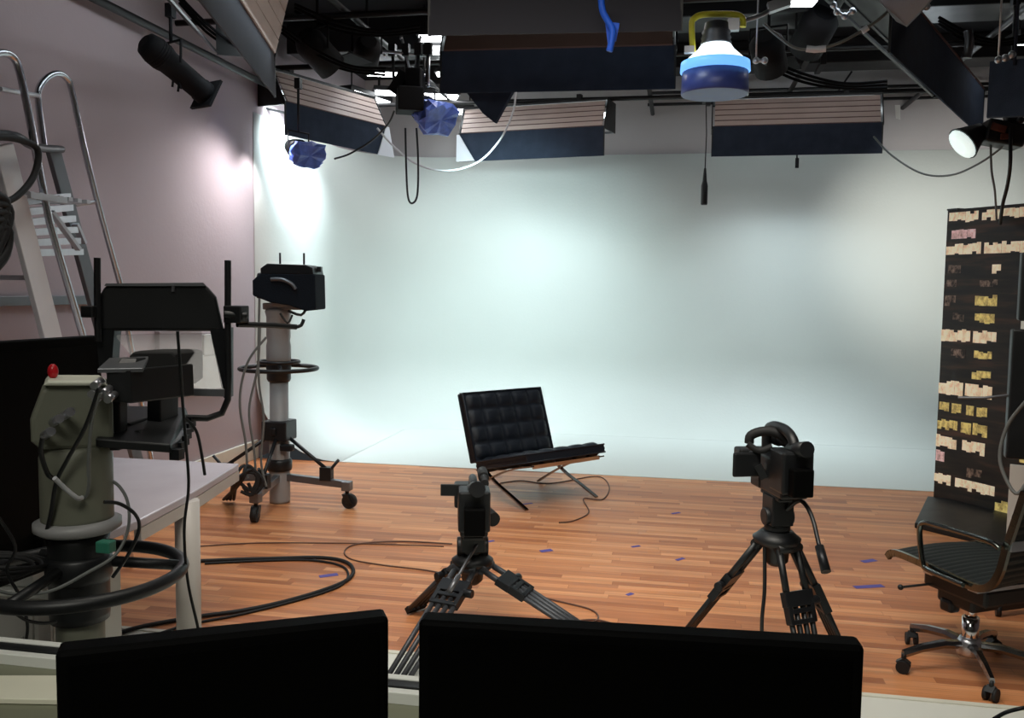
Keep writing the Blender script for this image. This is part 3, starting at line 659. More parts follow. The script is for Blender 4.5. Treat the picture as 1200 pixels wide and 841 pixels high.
# ------------------------------------------------------------------ tufted lounge chair
def barcelona():
    ft = V((-.86, 6.73, 0)); bearing = math.radians(131)
    fwd = V((math.sin(bearing), math.cos(bearing), 0)); cen = ft-fwd*.32
    t = thing('lounge_chair', 'black tufted leather lounge chair on crossed chrome legs at the floor edge', 'lounge chair', (cen.x, cen.y, 0), -bearing)
    def tuft(u, v, nu, nv, depth):
        cu = (u*nu) % 1; cv = (v*nv) % 1
        return depth*(abs(math.sin(PI*cu))**.45*abs(math.sin(PI*cv))**.45)
    def cushion(name, p0, p1, nrm, w, th, nu, nv):
        """from p0 to p1 (y,z) in the side plane, normal nrm (y,z)"""
        p0 = V((0, *p0)); p1 = V((0, *p1)); n_ = V((0, *nrm)).normalized(); NU, NV = nu*8, nv*8
        def fn(side):
            def f(u, v):
                ed = min(1, min(u, 1-u)*14)*min(1, min(v, 1-v)*14)
                ed = math.sqrt(max(0, ed))
                h = th*.32*ed+tuft(u, v, nu, nv, .024)*ed
                return V((w*(u-.5), 0, 0))+p0+(p1-p0)*v+n_*side*(h+th*.1)
            return f
        b = MB(); b.grid(fn(1), NU, NV); b.grid(fn(-1), NU, NV)
        f1, f2 = fn(1), fn(-1)
        for k in range(NU):
            for vv in (0, 1):
                a = [f1(k/NU, vv), f1((k+1)/NU, vv), f2((k+1)/NU, vv), f2(k/NU, vv)]; b.add(a, [(0, 1, 2, 3)], True)
        for k in range(NV):
            for uu in (0, 1):
                a = [f1(uu, k/NV), f1(uu, (k+1)/NV), f2(uu, (k+1)/NV), f2(uu, k/NV)]; b.add(a, [(0, 1, 2, 3)], True)
        o = b.build(name, LEATHER, t, local=True)
        e = MB()
        for sgn in (1, -1):
            q = [V((-w/2, 0, 0))+p0, V((w/2, 0, 0))+p0, V((w/2, 0, 0))+p1, V((-w/2, 0, 0))+p1]
            q = [z+n_*sgn*th*.36 for z in q]
            for i in range(4): e.cyl(q[i], q[(i+1) % 4], .006, n=8)
        e.build('piping', LEATHER, o, local=True)
        # boxed border
        bb = MB(); mid = (p0+p1)/2; L_ = (p1-p0).length; ang = math.atan2((p1-p0).z, (p1-p0).y)
        bb.box(mid, (w, L_, th*.72), Matrix.Rotation(ang, 3, 'X'))
        bb.build('border', LEATHER, o, local=True, bevel=.008)
        return o
    cushion('seat_cushion', (-.23, .245), (.40, .405), (-.25, 1), .80, .085, 5, 4)
    cushion('back_cushion', (-.255, .275), (-.44, .80), (1, .34), .82, .09, 5, 4)
    for s_ in (-1, 1):
        x = s_*.36
        A_ = smooth_path([(x, -.50, .80), (x, -.41, .55), (x, -.30, .32), (x, -.06, .165), (x, .18, .075), (x, .36, .008)], 5)
        B_ = smooth_path([(x, .42, .345), (x, .22, .295), (x, .05, .235), (x, -.12, .15), (x, -.26, .07), (x, -.36, .008)], 5)
        b = MB()
        for pth in (A_, B_):
            for i in range(len(pth)-1): b.bar(pth[i], pth[i+1]+(pth[i+1]-pth[i])*.08, .032, .011, side=(1, 0, 0))
        b.build('leg_frame', DCHROME, t, local=True)
    b = MB()
    for y, z in ((-.465, .73), (.40, .335), (-.27, .27)): b.bar((-.34, y, z), (.34, y, z), .012, .03)
    b.build('crossbar', CHROME, t, local=True)
    b = MB()
    for k in range(7): y = -.18+k*.09; b.bar((-.34, y, .21+.0225*k), (.34, y, .21+.0225*k), .03, .004, side=(0, 1, 0))
    for k in range(5): b.bar((-.34, -.315-k*.037, .36+.09*k), (.34, -.315-k*.037, .36+.09*k), .004, .03, side=(0, 1, 0))
    b.build('leather_straps', LEATHER, t, local=True)
    return t
barcelona()

# ------------------------------------------------------------------ office chairs
def office_chair(label, loc, rz, group, base_rot=0):
    t = thing('office_chair', label, 'office chair', loc, rz, group)
    zs = .46
    # side profile of rail: (y,z)
    prof = [(.36, zs-.03), (.31, zs+.003), (.08, zs-.003), (-.12, zs-.015), (-.2, zs+.01), (-.245, zs+.08), (-.275, zs+.2), (-.315, zs+.34), (-.34, zs+.43)]
    pp = smooth_path([(0, y, z) for y, z in prof], 5)
    for s_ in (-1, 1):
        b = MB()
        for i in range(len(pp)-1):
            b.bar(pp[i]+V((s_*.245, 0, 0)), pp[i+1]+V((s_*.245, 0, 0))+(pp[i+1]-pp[i])*.06, .018, .03, side=(1, 0, 0))
        b.build('side_rail', SCHROME, t, local=True)
        b = MB(); x = s_*.275
        b.tube([(x, -.265, zs+.19), (x, -.2, zs+.205), (x, .05, zs+.20), (x, .12, zs+.195), (x, .145, zs+.17), (x, .14, zs+.1), (x, .12, zs+.02), (x, .09, zs-.005), (x, -.1, zs-.012)], .012, 8, smooth=4)
        b.build('armrest', SCHROME, t, local=True)
    # sling: ribbed sheet following the profile
    def sheet(i0, i1, name):
        sub = pp[i0:i1]
        # arc length resample
        n = 150; Ls = [0]
        for a, c in zip(sub, sub[1:]): Ls.append(Ls[-1]+(c-a).length)
        def pt(tt):
            s0 = tt*Ls[-1]
            for k in range(len(Ls)-1):
                if s0 <= Ls[k+1]+1e-9:
                    f = (s0-Ls[k])/(Ls[k+1]-Ls[k]); p_ = sub[k].lerp(sub[k+1], f); d = (sub[k+1]-sub[k]).normalized(); return p_, V((0, -d.z, d.y))
            return sub[-1], V((0, 0, 1))
        def fn(side):
            def f(u, v):
                p_, n_ = pt(v); rib = .006*abs(math.sin(PI*v*Ls[-1]/.034)); sag = -.012*math.sin(PI*u)
                return p_+V((.238*2*(u-.5), 0, 0))-n_*(0)+n_*(sag*(-1)*-1)+n_*side*(.006+rib)
            return f
        b = MB(); b.grid(fn(1), 6, n); b.grid(fn(-1), 6, n)
        return b.build(name, MESHFAB, t, local=True)
    k0 = 19
    sheet(0, k0+1, 'seat'); sheet(k0, len(pp), 'backrest')
    MB().bar((-.245, -.34, zs+.43), (.245, -.34, zs+.43), .02, .025).build('top_bar', BLACK, t, local=True, bevel=.006)
    MB().bar((-.245, .12, zs-.03), (.245, .12, zs-.03), .05, .015, side=(0, 1, 0)).bar((-.245, -.12, zs-.03), (.245, -.12, zs-.03), .05, .015, side=(0, 1, 0)).bar((-.245, -.29, zs+.2), (.245, -.29, zs+.2), .012, .04).build('cross_brace', ALU, t, local=True)
    MB().box((-.04, .03, zs-.075), (.3, .34, .08)).box((-.07, .06, zs-.14), (.16, .2, .07)).box((-.13, .1, zs-.18), (.06, .07, .06)).build('tilt_mechanism', BLACK, t, local=True, bevel=.015)
    MB().tube([(-.1, .12, zs-.09), (-.2, .16, zs-.1), (-.31, .2, zs-.115)], .006, 8).sphere((-.315, .2, zs-.115), .013, n=8).build('lever', BLACK, t, local=True)
    MB().cyl((-.07, .04, .2), (-.07, .04, zs-.12), .025, n=16).cyl((-.07, .04, .1), (-.07, .04, .24), .035, n=16).build('gas_column', CHROME, t, local=True)
    MB().lathe([(.05, .07), (.055, .09), (.05, .13), (.038, .15)], (-.07, .04, 0), n=20).build('hub', ALU, t, local=True)
    BO = V((-.07, .04, 0))
    for k in range(5):
        a = base_rot+2*PI*k/5; d = V((math.cos(a), math.sin(a), 0)); sd = V((-d.y, d.x, 0))
        b = MB(); q = [BO+d*.04+V((0, 0, .115)), BO+d*.12+V((0, 0, .12)), BO+d*.22+V((0, 0, .105)), BO+d*.31+V((0, 0, .08))]; ws = (.045, .036, .03, .024)
        vs = []; fs = []
        for p_, w in zip(q, ws): vs += [p_+sd*w/2, p_+sd*w/3+V((0, 0, .018)), p_-sd*w/3+V((0, 0, .018)), p_-sd*w/2, p_-V((0, 0, .02))]
        for i in range(3): fs += [(i*5+j, i*5+(j+1) % 5, (i+1)*5+(j+1) % 5, (i+1)*5+j) for j in range(5)]
        fs += [(4, 3, 2, 1, 0), (15, 16, 17, 18, 19)]
        b.add(vs, fs); b.build('spoke', DCHROME, t, local=True)
        c = BO+d*.305; tv = V((math.cos(a+.9), math.sin(a+.9), 0))
        cc = MB(); cc.cyl(c+V((0, 0, .05)), c+V((0, 0, .085)), .01, n=8)
        cc.prism([c-tv*.016+V((0, 0, .03)), c-tv*.016+sdv(tv)*.03+V((0, 0, .045)), c-tv*.016+V((0, 0, .066)), c-tv*.016-sdv(tv)*.03+V((0, 0, .045))], tv*.032)
        co_ = cc.build('caster', BLACK, t, local=True)
        MB().cyl(c-tv*.026+V((0, 0, .028)), c-tv*.01+V((0, 0, .028)), .028, n=18).cyl(c+tv*.01+V((0, 0, .028)), c+tv*.026+V((0, 0, .028)), .028, n=18).build('wheel', RUBBER, co_, local=True)
    return t
def sdv(v): return V((-v.y, v.x, 0))
hub = at(1138, 742, Z=.14)
office_chair('ribbed black office chair with chrome arms at the lower right, on the floor edge', (1.385, 4.11, 0), math.radians(30), None, base_rot=math.radians(95))
pf = [at(1087, 581, Z=.04), at(1072, 612, Z=.04), at(1230, 650, Z=.04), at(1260, 600, Z=.04)]
tag(MB().prism([V((q.x, q.y, 0)) for q in pf], (0, 0, .04)).build('low_platform', BLACK, bevel=.006), 'low black platform on the floor in front of the city picture', 'platform')

# ------------------------------------------------------------------ tripods
def tripod(label, c, apex_z, feet, r_head=.06, sc=1.0, cf=.36, lm=None):
    lm = lm or BLACK
    c = V((c[0], c[1], 0)); t = thing('tripod', label, 'tripod', c)
    A_ = c+V((0, 0, apex_z))
    MB().lathe([(.03, -.1), (.05, -.08), (.055, -.02), (.095, 0), (.1, .02), (.08, .035), (.065, .05)], A_, n=24).build('crown', BLACK, t)
    for f in feet:
        f = V((f[0], f[1], .015)); d0 = (V((f.x, f.y, 0))-c).normalized(); S = A_+d0*.07+V((0, 0, -.01)); u = (f-S); L_ = u.length; u.normalize()
        sd = V((0, 0, 1)).cross(u).normalized(); w = .05*sc; nn = sd.cross(u).normalized(); rot = Matrix((sd, u, nn)).transposed()
        b = MB()
        b.cyl(A_, S, .024, n=12); b.cyl(S-sd*w, S+sd*w, .022, n=12)
        for q in (-1, 1): b.cyl(S+sd*q*w*.8, S+sd*q*w*.9+u*L_*cf, .0145, n=10)
        for q in (-.95, -.32, .32, .95): b.cyl(S+sd*q*w+u*L_*cf, S+sd*q*w*.85+u*L_*.95, .0115, n=10)
        leg = b.build('leg', lm, t)
        k = MB()
        k.box(S+u*L_*(cf-.03), (w*2.5, L_*.10, .034), rot)
        for q in (-1, 1): k.box(S+u*L_*(cf+.07)+sd*q*w*1.0, (w*.36, L_*.12, .036), rot)
        k.box(S+u*L_*(cf+.05), (w*2.2, L_*.03, .034), rot); k.box(S+u*L_*(cf+.12), (w*2.3, L_*.03, .036), rot)
        k.cyl(S+u*L_*cf+sd*w, S+u*L_*cf+sd*(w+.045), .02, n=10)
        k.build('leg_clamp', DKMETAL, leg, bevel=.003)
        MB().box(S+u*L_*.97, (w*2.0, L_*.06, .03), rot).sphere(f+V((0, 0, .005)), .028, (1, 1, .7), n=8).build('rubber_foot', RUBBER, leg)
    return t
def fluid_head(t, A_, h, brg, w=.1):
    """on crown; brg heading of camera"""
    f = V((math.sin(brg), math.cos(brg), 0)); s_ = V((f.y, -f.x, 0)); rot = Matrix((s_, f, V((0, 0, 1)))).transposed()
    b = MB(); b.lathe([(.05, .04), (.055, .06), (.05, .09)], A_, n=20)
    b.box(A_+V((0, 0, h*.5+.04)), (w*.95, w*1.1, h*.62), rot); b.cyl(A_+V((0, 0, h*.55))-s_*w*.62, A_+V((0, 0, h*.55))+s_*w*.62, w*.38, n=20)
    b.box(A_+V((0, 0, h)), (w*.8, w*1.9, .018), rot)
    b.build('fluid_head', BLACK, t, bevel=.006)
T1c = at(553, 735, D=4.15); T1c.z = 0
n_ = at(458, 812, Z=0); r_ = at(722, 768, Z=0); l_ = at(486, 716, Z=0)
T1 = tripod('low black tripod near the floor centre, one leg reaching towards the desk', T1c, .345, [n_, r_, l_], sc=1.2, cf=.2, lm=mat('graphite_tube', srgb(62, 64, 68), .45, metal=.3))
A_ = T1c+V((0, 0, .345)); fluid_head(T1, A_, .15, math.radians(-15), .12)
MB().tube([A_+V((.035, -.05, .11)), A_+V((0, -.16, .04)), A_+V((-.035, -.27, -.035))], .007, 8).cyl(A_+V((-.015, -.21, .005)), A_+V((-.04, -.29, -.045)), .012, n=10).build('pan_handle', GRMETAL, T1)
T2c = at(905, 775, D=3.85); T2c.z = 0
T2 = tripod('taller black tripod at the right, left of the office chair', T2c, .60, [at(790, 762, Z=0), at(958, 828, Z=0), at(998, 792, Z=0)], sc=1.15)
A2 = T2c+V((0, 0, .60)); brg2 = math.radians(-18); fluid_head(T2, A2, .20, brg2, .1)
h0 = at(938, 586, D=3.75); h1 = at(951, 604, D=3.65); h2 = at(968, 670, D=3.5)
MB().tube([A2+V((.03, -.05, .15)), h0, h1, h1.lerp(h2, .5), h2], .009, 8, smooth=3).build('pan_handle', BLACK, T2)
MB().cyl(h1.lerp(h2, .55), h2, .017, .019, n=12).build('handle_grip', DKMETAL, T2)

def camcorder(label, base, brg, sc, lcd=True, arch=True):
    """base: centre of bottom, world; heading brg"""
    t = thing('video_camera', label, 'video camera', base, -brg)
    s = sc
    b = MB(); b.box((0, 0, .085*s), (.115*s, .30*s, .15*s)); b.box((.0, -.11*s, .12*s), (.13*s, .13*s, .17*s)); b.box((0, .1*s, .06*s), (.125*s, .1*s, .10*s)); b.box((0, 0, .008*s), (.07*s, .2*s, .02*s))
    b.build('body', BLACK, t, local=True, bevel=.012*s)
    MB().lathe([(.055*s, .13*s), (.06*s, .17*s), (.056*s, .18*s), (.058*s, .23*s), (.05*s, .235*s)], (0, 0, .09*s), (0, 1, 0), n=22).build('lens', BLACK, t, local=True)
    MB().box((0, .275*s, .09*s), (.15*s, .08*s, .11*s)).build('lens_hood', BLACK, t, local=True, bevel=.01)
    if arch:
        MB().tube([(0, .13*s, .15*s), (0, .13*s, .235*s), (0, .08*s, .27*s), (0, -.03*s, .275*s), (0, -.11*s, .25*s), (0, -.14*s, .2*s)], .021*s, 10, smooth=4).build('top_handle', BLACK, t, local=True)
    else:
        MB().tube([(0, .09*s, .15*s), (0, .09*s, .2*s), (0, .04*s, .215*s), (0, -.08*s, .21*s), (0, -.1*s, .15*s)], .017*s, 10, smooth=4).build('top_handle', BLACK, t, local=True)
    MB().cyl((.05*s, .0, .2*s), (.05*s, .22*s, .2*s), .017*s, n=12).cyl((.05*s, .12*s, .2*s), (.05*s, .25*s, .2*s), .024*s, n=12).build('microphone', RUBBER, t, local=True)
    MB().cyl((.0, -.1*s, .205*s), (.01*s, -.22*s, .225*s), .026*s, .032*s, n=14).build('eyepiece', BLACK, t, local=True)
    MB().box((0, -.2*s, .09*s), (.085*s, .05*s, .11*s)).build('battery', BEZEL, t, local=True, bevel=.006)
    MB().cyl((.045*s, .04*s, .07*s), (.085*s, -.06*s, .06*s), .035*s, .03*s, n=14).build('hand_grip', RUBBER, t, local=True)
    return t
cb = A_+V((0, 0, .16))
v1 = camcorder('small black video camera with a side screen on the low tripod', cb, math.radians(-15), 1.12, arch=False)
p = at(532, 574, D=4.1)
MB().box(p, (.125, .012, .055), Matrix.Rotation(YAW, 3, 'Z')).bar(at(546, 574, D=4.1), at(556, 580, D=4.08), .02, .02).build('side_screen', BLACK, v1, bevel=.003)
cb2 = A2+V((0, 0, .21))
v2 = camcorder('black video camera with arched handle and fold-out screen on the taller tripod', cb2+V((0, 0, -.005)), brg2, 1.02)
p = at(875, 544, D=3.82)
MB().box(p, (.125, .018, .105), Matrix.Rotation(YAW+.2, 3, 'Z')).build('side_screen', BLACK, v2, bevel=.012)
MB().bar(at(888, 545, D=3.82), at(896, 560, D=3.82), .025, .03).build('screen_hinge', BLACK, v2)
MB().tube([at(878, 519, D=3.85), at(880, 510, D=3.85), at(895, 505, D=3.85), at(912, 508, D=3.85), at(926, 520, D=3.85), at(932, 534, D=3.83)], .02, 10, smooth=4).tube([at(876, 520, D=3.83), at(890, 528, D=3.83), at(905, 523, D=3.83)], .014, 8, smooth=3).build('upper_cable_arch', RUBBER, v2)
cable('hanging_cable', 'black cable hanging straight down from the taller tripod head', [at(896, 640, D=3.8), at(896, 690, D=3.8), at(893, 725, D=3.78), at(892, 765, D=3.8), at(886, 790, Z=.012)], .008, BLACK)

# ------------------------------------------------------------------ pedestals with studio cameras
def ring_part(t, z, R, r, spokes, hubr, m_=BLACK):
    b = MB(); b.torus((0, 0, z), R, r, n=48); 
    o = b.build('steering_ring', m_, t, local=True)
    b = MB()
    for k in range(spokes):
        a = .5+2*PI*k/spokes; b.cyl((hubr*math.cos(a), hubr*math.sin(a), z+.03), (R*math.cos(a), R*math.sin(a), z), r*.8, n=10)
    b.lathe([(hubr, -.02), (hubr*1.1, 0), (hubr*1.1, .05), (hubr, .06)], (0, 0, z), n=24)
    b.build('ring_spokes', m_, o, local=True)
    return o
def dolly(t, rot, R, z, m_, leg_r=.03, braces=None):
    for k in range(3):
        a = rot[k]; d = V((math.cos(a), math.sin(a), 0)); sd = sdv(d)
        leg = MB().bar(d*.05+V((0, 0, z)), d*R+V((0, 0, z-.02)), .055, .045, side=(0, 0, 1)).box(d*R+V((0, 0, z-.03)), (.07, .07, .07)).build('base_leg', m_, t, local=True, bevel=.006)
        c = d*R
        ca = MB().cyl(c+V((0, 0, .08)), c+V((0, 0, z-.03)), .015, n=10).prism([c-sd*.03+d*.02+V((0, 0, .11)), c-sd*.03+d*.055+V((0, 0, .04)), c-sd*.03-d*.0+V((0, 0, .04)), c-sd*.03-d*.03+V((0, 0, .11))], sd*.06).build('caster', BLACK, leg, local=True)
        MB().cyl(c-sd*.02+d*.02+V((0, 0, .055)), c+sd*.02+d*.02+V((0, 0, .055)), .055, n=20).cyl(c-sd*.024+d*.02+V((0, 0, .055)), c+sd*.024+d*.02+V((0, 0, .055)), .022, n=12).build('wheel', RUBBER, leg, local=True)
# --- pedestal 2 (far)
P2 = at(328, 588, Z=0)
t = thing('camera_pedestal', 'grey wheeled camera pedestal by the left wall on the wooden floor', 'camera pedestal', P2)
def local_dir(px, py):
    q = at(px, py, Z=0)-P2; return math.atan2(q.y, q.x), math.hypot(q.x, q.y)
w1, w2, w3 = local_dir(270, 588), local_dir(286, 622), local_dir(416, 596)
MB().lathe([(.075, .0), (.078, .02), (.078, .62), (.07, .63), (.07, 1.0)], n=26).build('column', ENAMEL2, t, local=True)
MB().lathe([(.085, 1.08), (.092, 1.1), (.092, 1.2), (.084, 1.24), (.09, 1.27), (.088, 1.42), (.1, 1.46), (.09, 1.48)], n=26).build('upper_shroud', ENAMEL2, t, local=True)
MB().lathe([(.08, .93), (.09, .95), (.09, 1.08), (.085, 1.1)], n=26).build('column_collar', BLACK, t, local=True)
o = ring_part(t, 1.03, .285, .016, 4, .085)
MB().torus((0, 0, 1.08), .15, .013, n=36).build('inner_ring', BLACK, o, local=True)
MB().box((0, 0, .56), (.2, .2, .15)).box((.1, -.08, .44), (.1, .06, .05)).box((0, -.11, .56), (.05, .02, .06)).build('locking_collar', BLACK, t, local=True, bevel=.01)
MB().lathe([(.09, .25), (.095, .27), (.095, .32), (.085, .34)], n=24).build('lower_collar', BLACK, t, local=True)
dolly(t, (w1[0], w2[0], w3[0]), .57, .2, GRMETAL)
b = MB()
for (a, r_) in (w1, w2, w3):
    d = V((math.cos(a), math.sin(a), 0)); b.cyl(d*.09+V((0, 0, .5)), d*.42+V((0, 0, .27)), .014, n=10); b.box(d*.4+V((0, 0, .25)), (.09, .06, .1)); b.cyl(d*.38+V((0, 0, .22)), d*.5+V((0, 0, .36)), .012, n=8)
b.build('brace_rods', BLACK, t, local=True)
# camera on pedestal 2: seen from the side, facing the chair
hb = math.radians(80)
t = thing('studio_camera', 'studio camera with small black prompter hood on the far pedestal', 'studio camera', (P2.x+.05, P2.y, 1.48), -hb)
MB().box((0, 0, .02), (.12, .3, .05)).box((.0, -.02, .05), (.16, .12, .06)).build('pan_tilt_head', ENAMEL2, t, local=True, bevel=.008)
MB().box((0, -.09, .16), (.13, .22, .17)).box((0, -.14, .22), (.15, .1, .1)).build('camera_body', BLACK, t, local=True, bevel=.02)
MB().box((0, .268, .3), (.05, .03, .04)).build('side_knob', BLACK, t, local=True)
def yz(y, z): return (-.17, y, z)
MB().prism([yz(-.13, .30), yz(-.08, .335), yz(.2, .33), yz(.25, .31), yz(.26, .26), yz(-.13, .26)], (.34, 0, 0)).build('prompter_monitor', DKMETAL, t, local=True, bevel=.006)
MB().prism([yz(-.19, .21), yz(-.13, .265), yz(.27, .262), yz(.275, -.0), yz(.2, -.01), yz(.08, .03), yz(-.06, .05), yz(-.19, .1)], (.34, 0, 0)).build('prompter_hood', mat('black_hood_cloth', srgb(26, 31, 38), .9, spec=.1, bump=.3, bscale=80), t, local=True, bevel=.01)
MB().tube([(.178, -.05, .22), (.182, .03, .22), (.182, .1, .19), (.178, .13, .15)], .014, 8, smooth=3).build('cloth_fold', GRMETAL, t, local=True)
MB().cyl((0, -.03, .33), (0, -.03, .42), .008, n=8).build('mounting_rod', BLACK, t, local=True)
MB().cyl((0, .15, .33), (0, .15, .42), .008, n=8).build('mounting_rod', BLACK, t, local=True)
MB().tube([(.12, .06, -.01), (.14, .16, -.04), (.12, .2, .02)], .01, 8, smooth=3).tube([(.12, .0, -.03), (.14, .06, -.1), (.12, .09, -.04)], .008, 8, smooth=3).build('focus_handle', BLACK, t, local=True)
# cables around pedestal 2
for lab, pts in (('thin grey cable looping left of the far pedestal, outermost', [(312, 395), (290, 425), (281, 470), (288, 520), (290, 560)]),
                 ('thin dark cable left of the far pedestal, from the ring to the base', [(305, 380), (302, 430), (292, 480), (298, 530), (300, 565)]),
                 ('thin dark cable running close along the far pedestal column', [(304, 350), (303, 440), (309, 490), (306, 540), (312, 570)])):
    cable('hanging_cable', lab, [at(x, y, D=6.45) for x, y in pts], .0085, GRCABLE)
b = MB()
for k in range(4):
    ps = [at(262+k*4, 585, Z=.02)]
    for x, y in ((278, 562), (292, 548), (306, 560), (300, 580), (285, 570)): ps.append(at(x+random.uniform(-6, 6), y+random.uniform(-6, 6), D=6.3))
    b.tube(ps, .012, 6, smooth=4)
tag(b.build('cable_bundle', RUBBER), 'bunched black cables at the left foot of the far pedestal', 'cable bundle')

# --- pedestal 1 (near)
P1 = V((-1.65, 2.2, 0))
t = thing('camera_pedestal', 'near grey-green camera pedestal with wide steering ring at the left', 'camera pedestal', P1)
MB().lathe([(.062, .12), (.064, .14), (.064, .9), (.06, .92)], n=28).build('column', ENAMEL, t, local=True)
MB().lathe([(.078, .70), (.08, .72), (.08, .92), (.085, .95)], n=28).build('black_sleeve', BLACK, t, local=True)
MB().lathe([(.1, .955), (.115, .965), (.115, .985), (.095, .992)], n=30).build('flange', ENAMEL2, t, local=True)
MB().lathe([(.094, .985), (.095, 1.0), (.095, 1.17), (.09, 1.19), (.085, 1.2)], n=30).build('drum', ENAMEL, t, local=True)
ring_part(t, .83, .275, .019, 3, .08)
# robotic head housing: silhouette facing the viewer
hp = [(35, 492), (48, 458), (56, 450), (132, 450), (134, 525), (48, 528), (36, 518)]
fc = [at(x, y, D=2.68) for x, y in hp]; ex = V((-.6, .8, 0))*.16
b = MB(); b.prism(fc, ex); b.build('head_housing', ENAMEL, t, bevel=.012)
b = MB(); b.prism([at(50, 452, D=2.66), at(56, 446, D=2.66), at(118, 446, D=2.66), at(128, 452, D=2.66)], ex*1.1); b.build('head_cap', CREAMTOP, t, bevel=.006)
MB().cyl(at(62, 447, D=2.74), at(62, 440, D=2.74), .008, n=10).sphere(at(62, 435, D=2.74), .014, (1, 1, 1.5), n=10).build('red_tally_knob', RED, t)
b = MB()
for x, y in ((62, 495), (75, 487), (52, 510)): b.cyl(at(x, y, D=2.66), at(x+8, y-5, D=2.6), .012, n=10)
b.build('cable_connectors', ALU, t)
dolly(t, (math.radians(100), math.radians(220), math.radians(340)), .32, .17, GRMETAL)
# prompter camera on pedestal 1
t = thing('studio_camera', 'near studio camera with wide black prompter hood on the left pedestal', 'studio camera', (P1.x+.12, P1.y+.15, 1.2))
def pl(poly, D, depth, dirv=(0, 1, 0)):
    return MB().prism([at(x, y, D=D) for x, y in poly], V(dirv)*depth)
# camera cradle plate (dovetail) and uprights
c0_ = at(112, 524, D=2.66); c1_ = at(200, 531, D=2.66); c2_ = at(218, 486, D=3.02); c3_ = at(140, 484, D=3.02)
MB().prism([c0_, c1_, c2_, c3_], (0, 0, .025)).build('base_plate', BLACK, t, bevel=.004)
b = MB(); b.prism([c1_, at(212, 522, D=2.75), at(222, 497, D=3.0), c2_], (0, 0, .02)); 
for k in range(6):
    q = c1_.lerp(c2_, (k+.5)/6); b.box(q+V((.015, 0, -.012)), (.03, .03, .03))
b.build('rack_teeth', DKMETAL, t)
MB().prism([at(118, 470, D=2.72), at(140, 470, D=2.72), at(140, 528, D=2.72), at(118, 528, D=2.72)], (0, .04, 0)).build('tilt_bracket', DKMETAL, t, bevel=.004)
MB().prism([at(172, 462, D=2.85), at(188, 462, D=2.85), at(188, 522, D=2.85), at(172, 526, D=2.85)], (0, .1, 0)).build('tilt_bracket', DKMETAL, t, bevel=.004)
MB().tube([at(150, 500, D=2.8), at(166, 494, D=2.85), at(186, 488, D=2.95)], .012, 8).cyl(at(160, 512, D=2.74), at(190, 500, D=2.9), .018, n=10).build('tilt_drive', BLACK, t)
# camera body: rear face + right side
rear = [at(124, 436, D=2.68), at(152, 432, D=2.66), at(154, 473, D=2.66), at(124, 470, D=2.68)]
b = MB(); b.prism(rear, V((.07, .21, 0))); b.build('camera_body', BLACK, t, bevel=.005)
b = MB(); b.prism([at(114, 437, D=2.67), at(128, 424, D=2.84), at(174, 422, D=2.84), at(168, 436, D=2.66)], (0, 0, .012)).build('top_cover', GRMETAL, t, bevel=.002)
MB().prism([at(136, 427, D=2.74), at(141, 420, D=2.76), at(160, 420, D=2.76), at(158, 427, D=2.74)], (.0, .05, .0)).build('top_block', BLACK, t, bevel=.003)
MB().prism([at(150, 417, D=2.92), at(156, 411, D=2.92), at(200, 411, D=2.92), at(205, 415, D=2.92), at(205, 447, D=2.92), at(197, 453, D=2.92), at(160, 458, D=2.92)], (.03, .12, 0)).build('lens_housing', RUBBER, t, bevel=.008)
b = MB()
for x, y in ((118, 446), (115, 456), (120, 462), (128, 455), (134, 462)): b.cyl(at(x, y, D=2.66), at(x-8, y+6, D=2.6), .011, n=10)
b.build('rear_connectors', ALU, t)
# prompter monitor hood
D1 = 3.0
MB().prism([at(112, 388, D=D1), at(114, 350, D=D1), at(124, 334, D=D1), at(242, 334, D=D1), at(254, 348, D=D1), at(263, 388, D=D1)], (-.15, .25, 0)).build('prompter_monitor', BLACK, t, bevel=.01)
MB().prism([at(122, 335, D=D1-.01), at(124, 332, D=D1-.01), at(238, 331, D=D1-.01), at(242, 335, D=D1-.01)], (-.15, .25, 0)).build('monitor_lid', GRMETAL, t)
b = MB().prism([at(112, 386, D=D1), at(134, 386, D=D1), at(131, 428, D=D1), at(116, 430, D=D1)], (-.01, .05, 0))
b.build('hood_side', DKMETAL, t); b = MB()
b.prism([at(246, 386, D=D1), at(268, 384, D=D1), at(268, 466, D=D1), at(262, 466, D=D1)], (-.01, .05, 0))
b.build('hood_side', DKMETAL, t)
b = MB(); b.tube([at(267, 305, D=D1-.02), at(267, 380, D=D1-.02), at(268, 440, D=D1-.02), at(267, 468, D=D1-.02), at(260, 484, D=D1-.02), at(243, 490, D=D1-.02), at(212, 489, D=D1-.02), at(150, 488, D=D1-.02)], .0105, 10).tube([at(114, 302, D=D1-.02), at(114, 345, D=D1-.02), at(115, 400, D=D1-.02)], .0105, 10)
b.build('rod_frame', BLACK, t)
MB().box(at(107, 365, D=D1-.02), (.04, .05, .035)).build('side_clamp', BLACK, t, bevel=.004); b = MB(); b.box(at(277, 368, D=D1-.02), (.06, .06, .055)); b.cyl(at(262, 368, D=D1-.04), at(290, 370, D=D1-.04), .012, n=10)
b.build('side_clamp', BLACK, t, bevel=.004)
b = MB(); b.tube([at(278, 380, D=D1-.02), at(320, 381, D=D1+.05), at(347, 383, D=D1+.1)], .0095, 10).tube([at(347, 383, D=D1+.1), at(353, 381, D=D1+.1), at(356, 374, D=D1+.1)], .006, 8, smooth=2).build('side_rod', BLACK, t)
MB().prism([at(134, 392, D=D1+.02), at(246, 390, D=D1+.02), at(262, 460, D=D1-.1), at(186, 458, D=D1-.1)], (0, .004, 0)).build('beam_splitter_glass', GLASS, t)
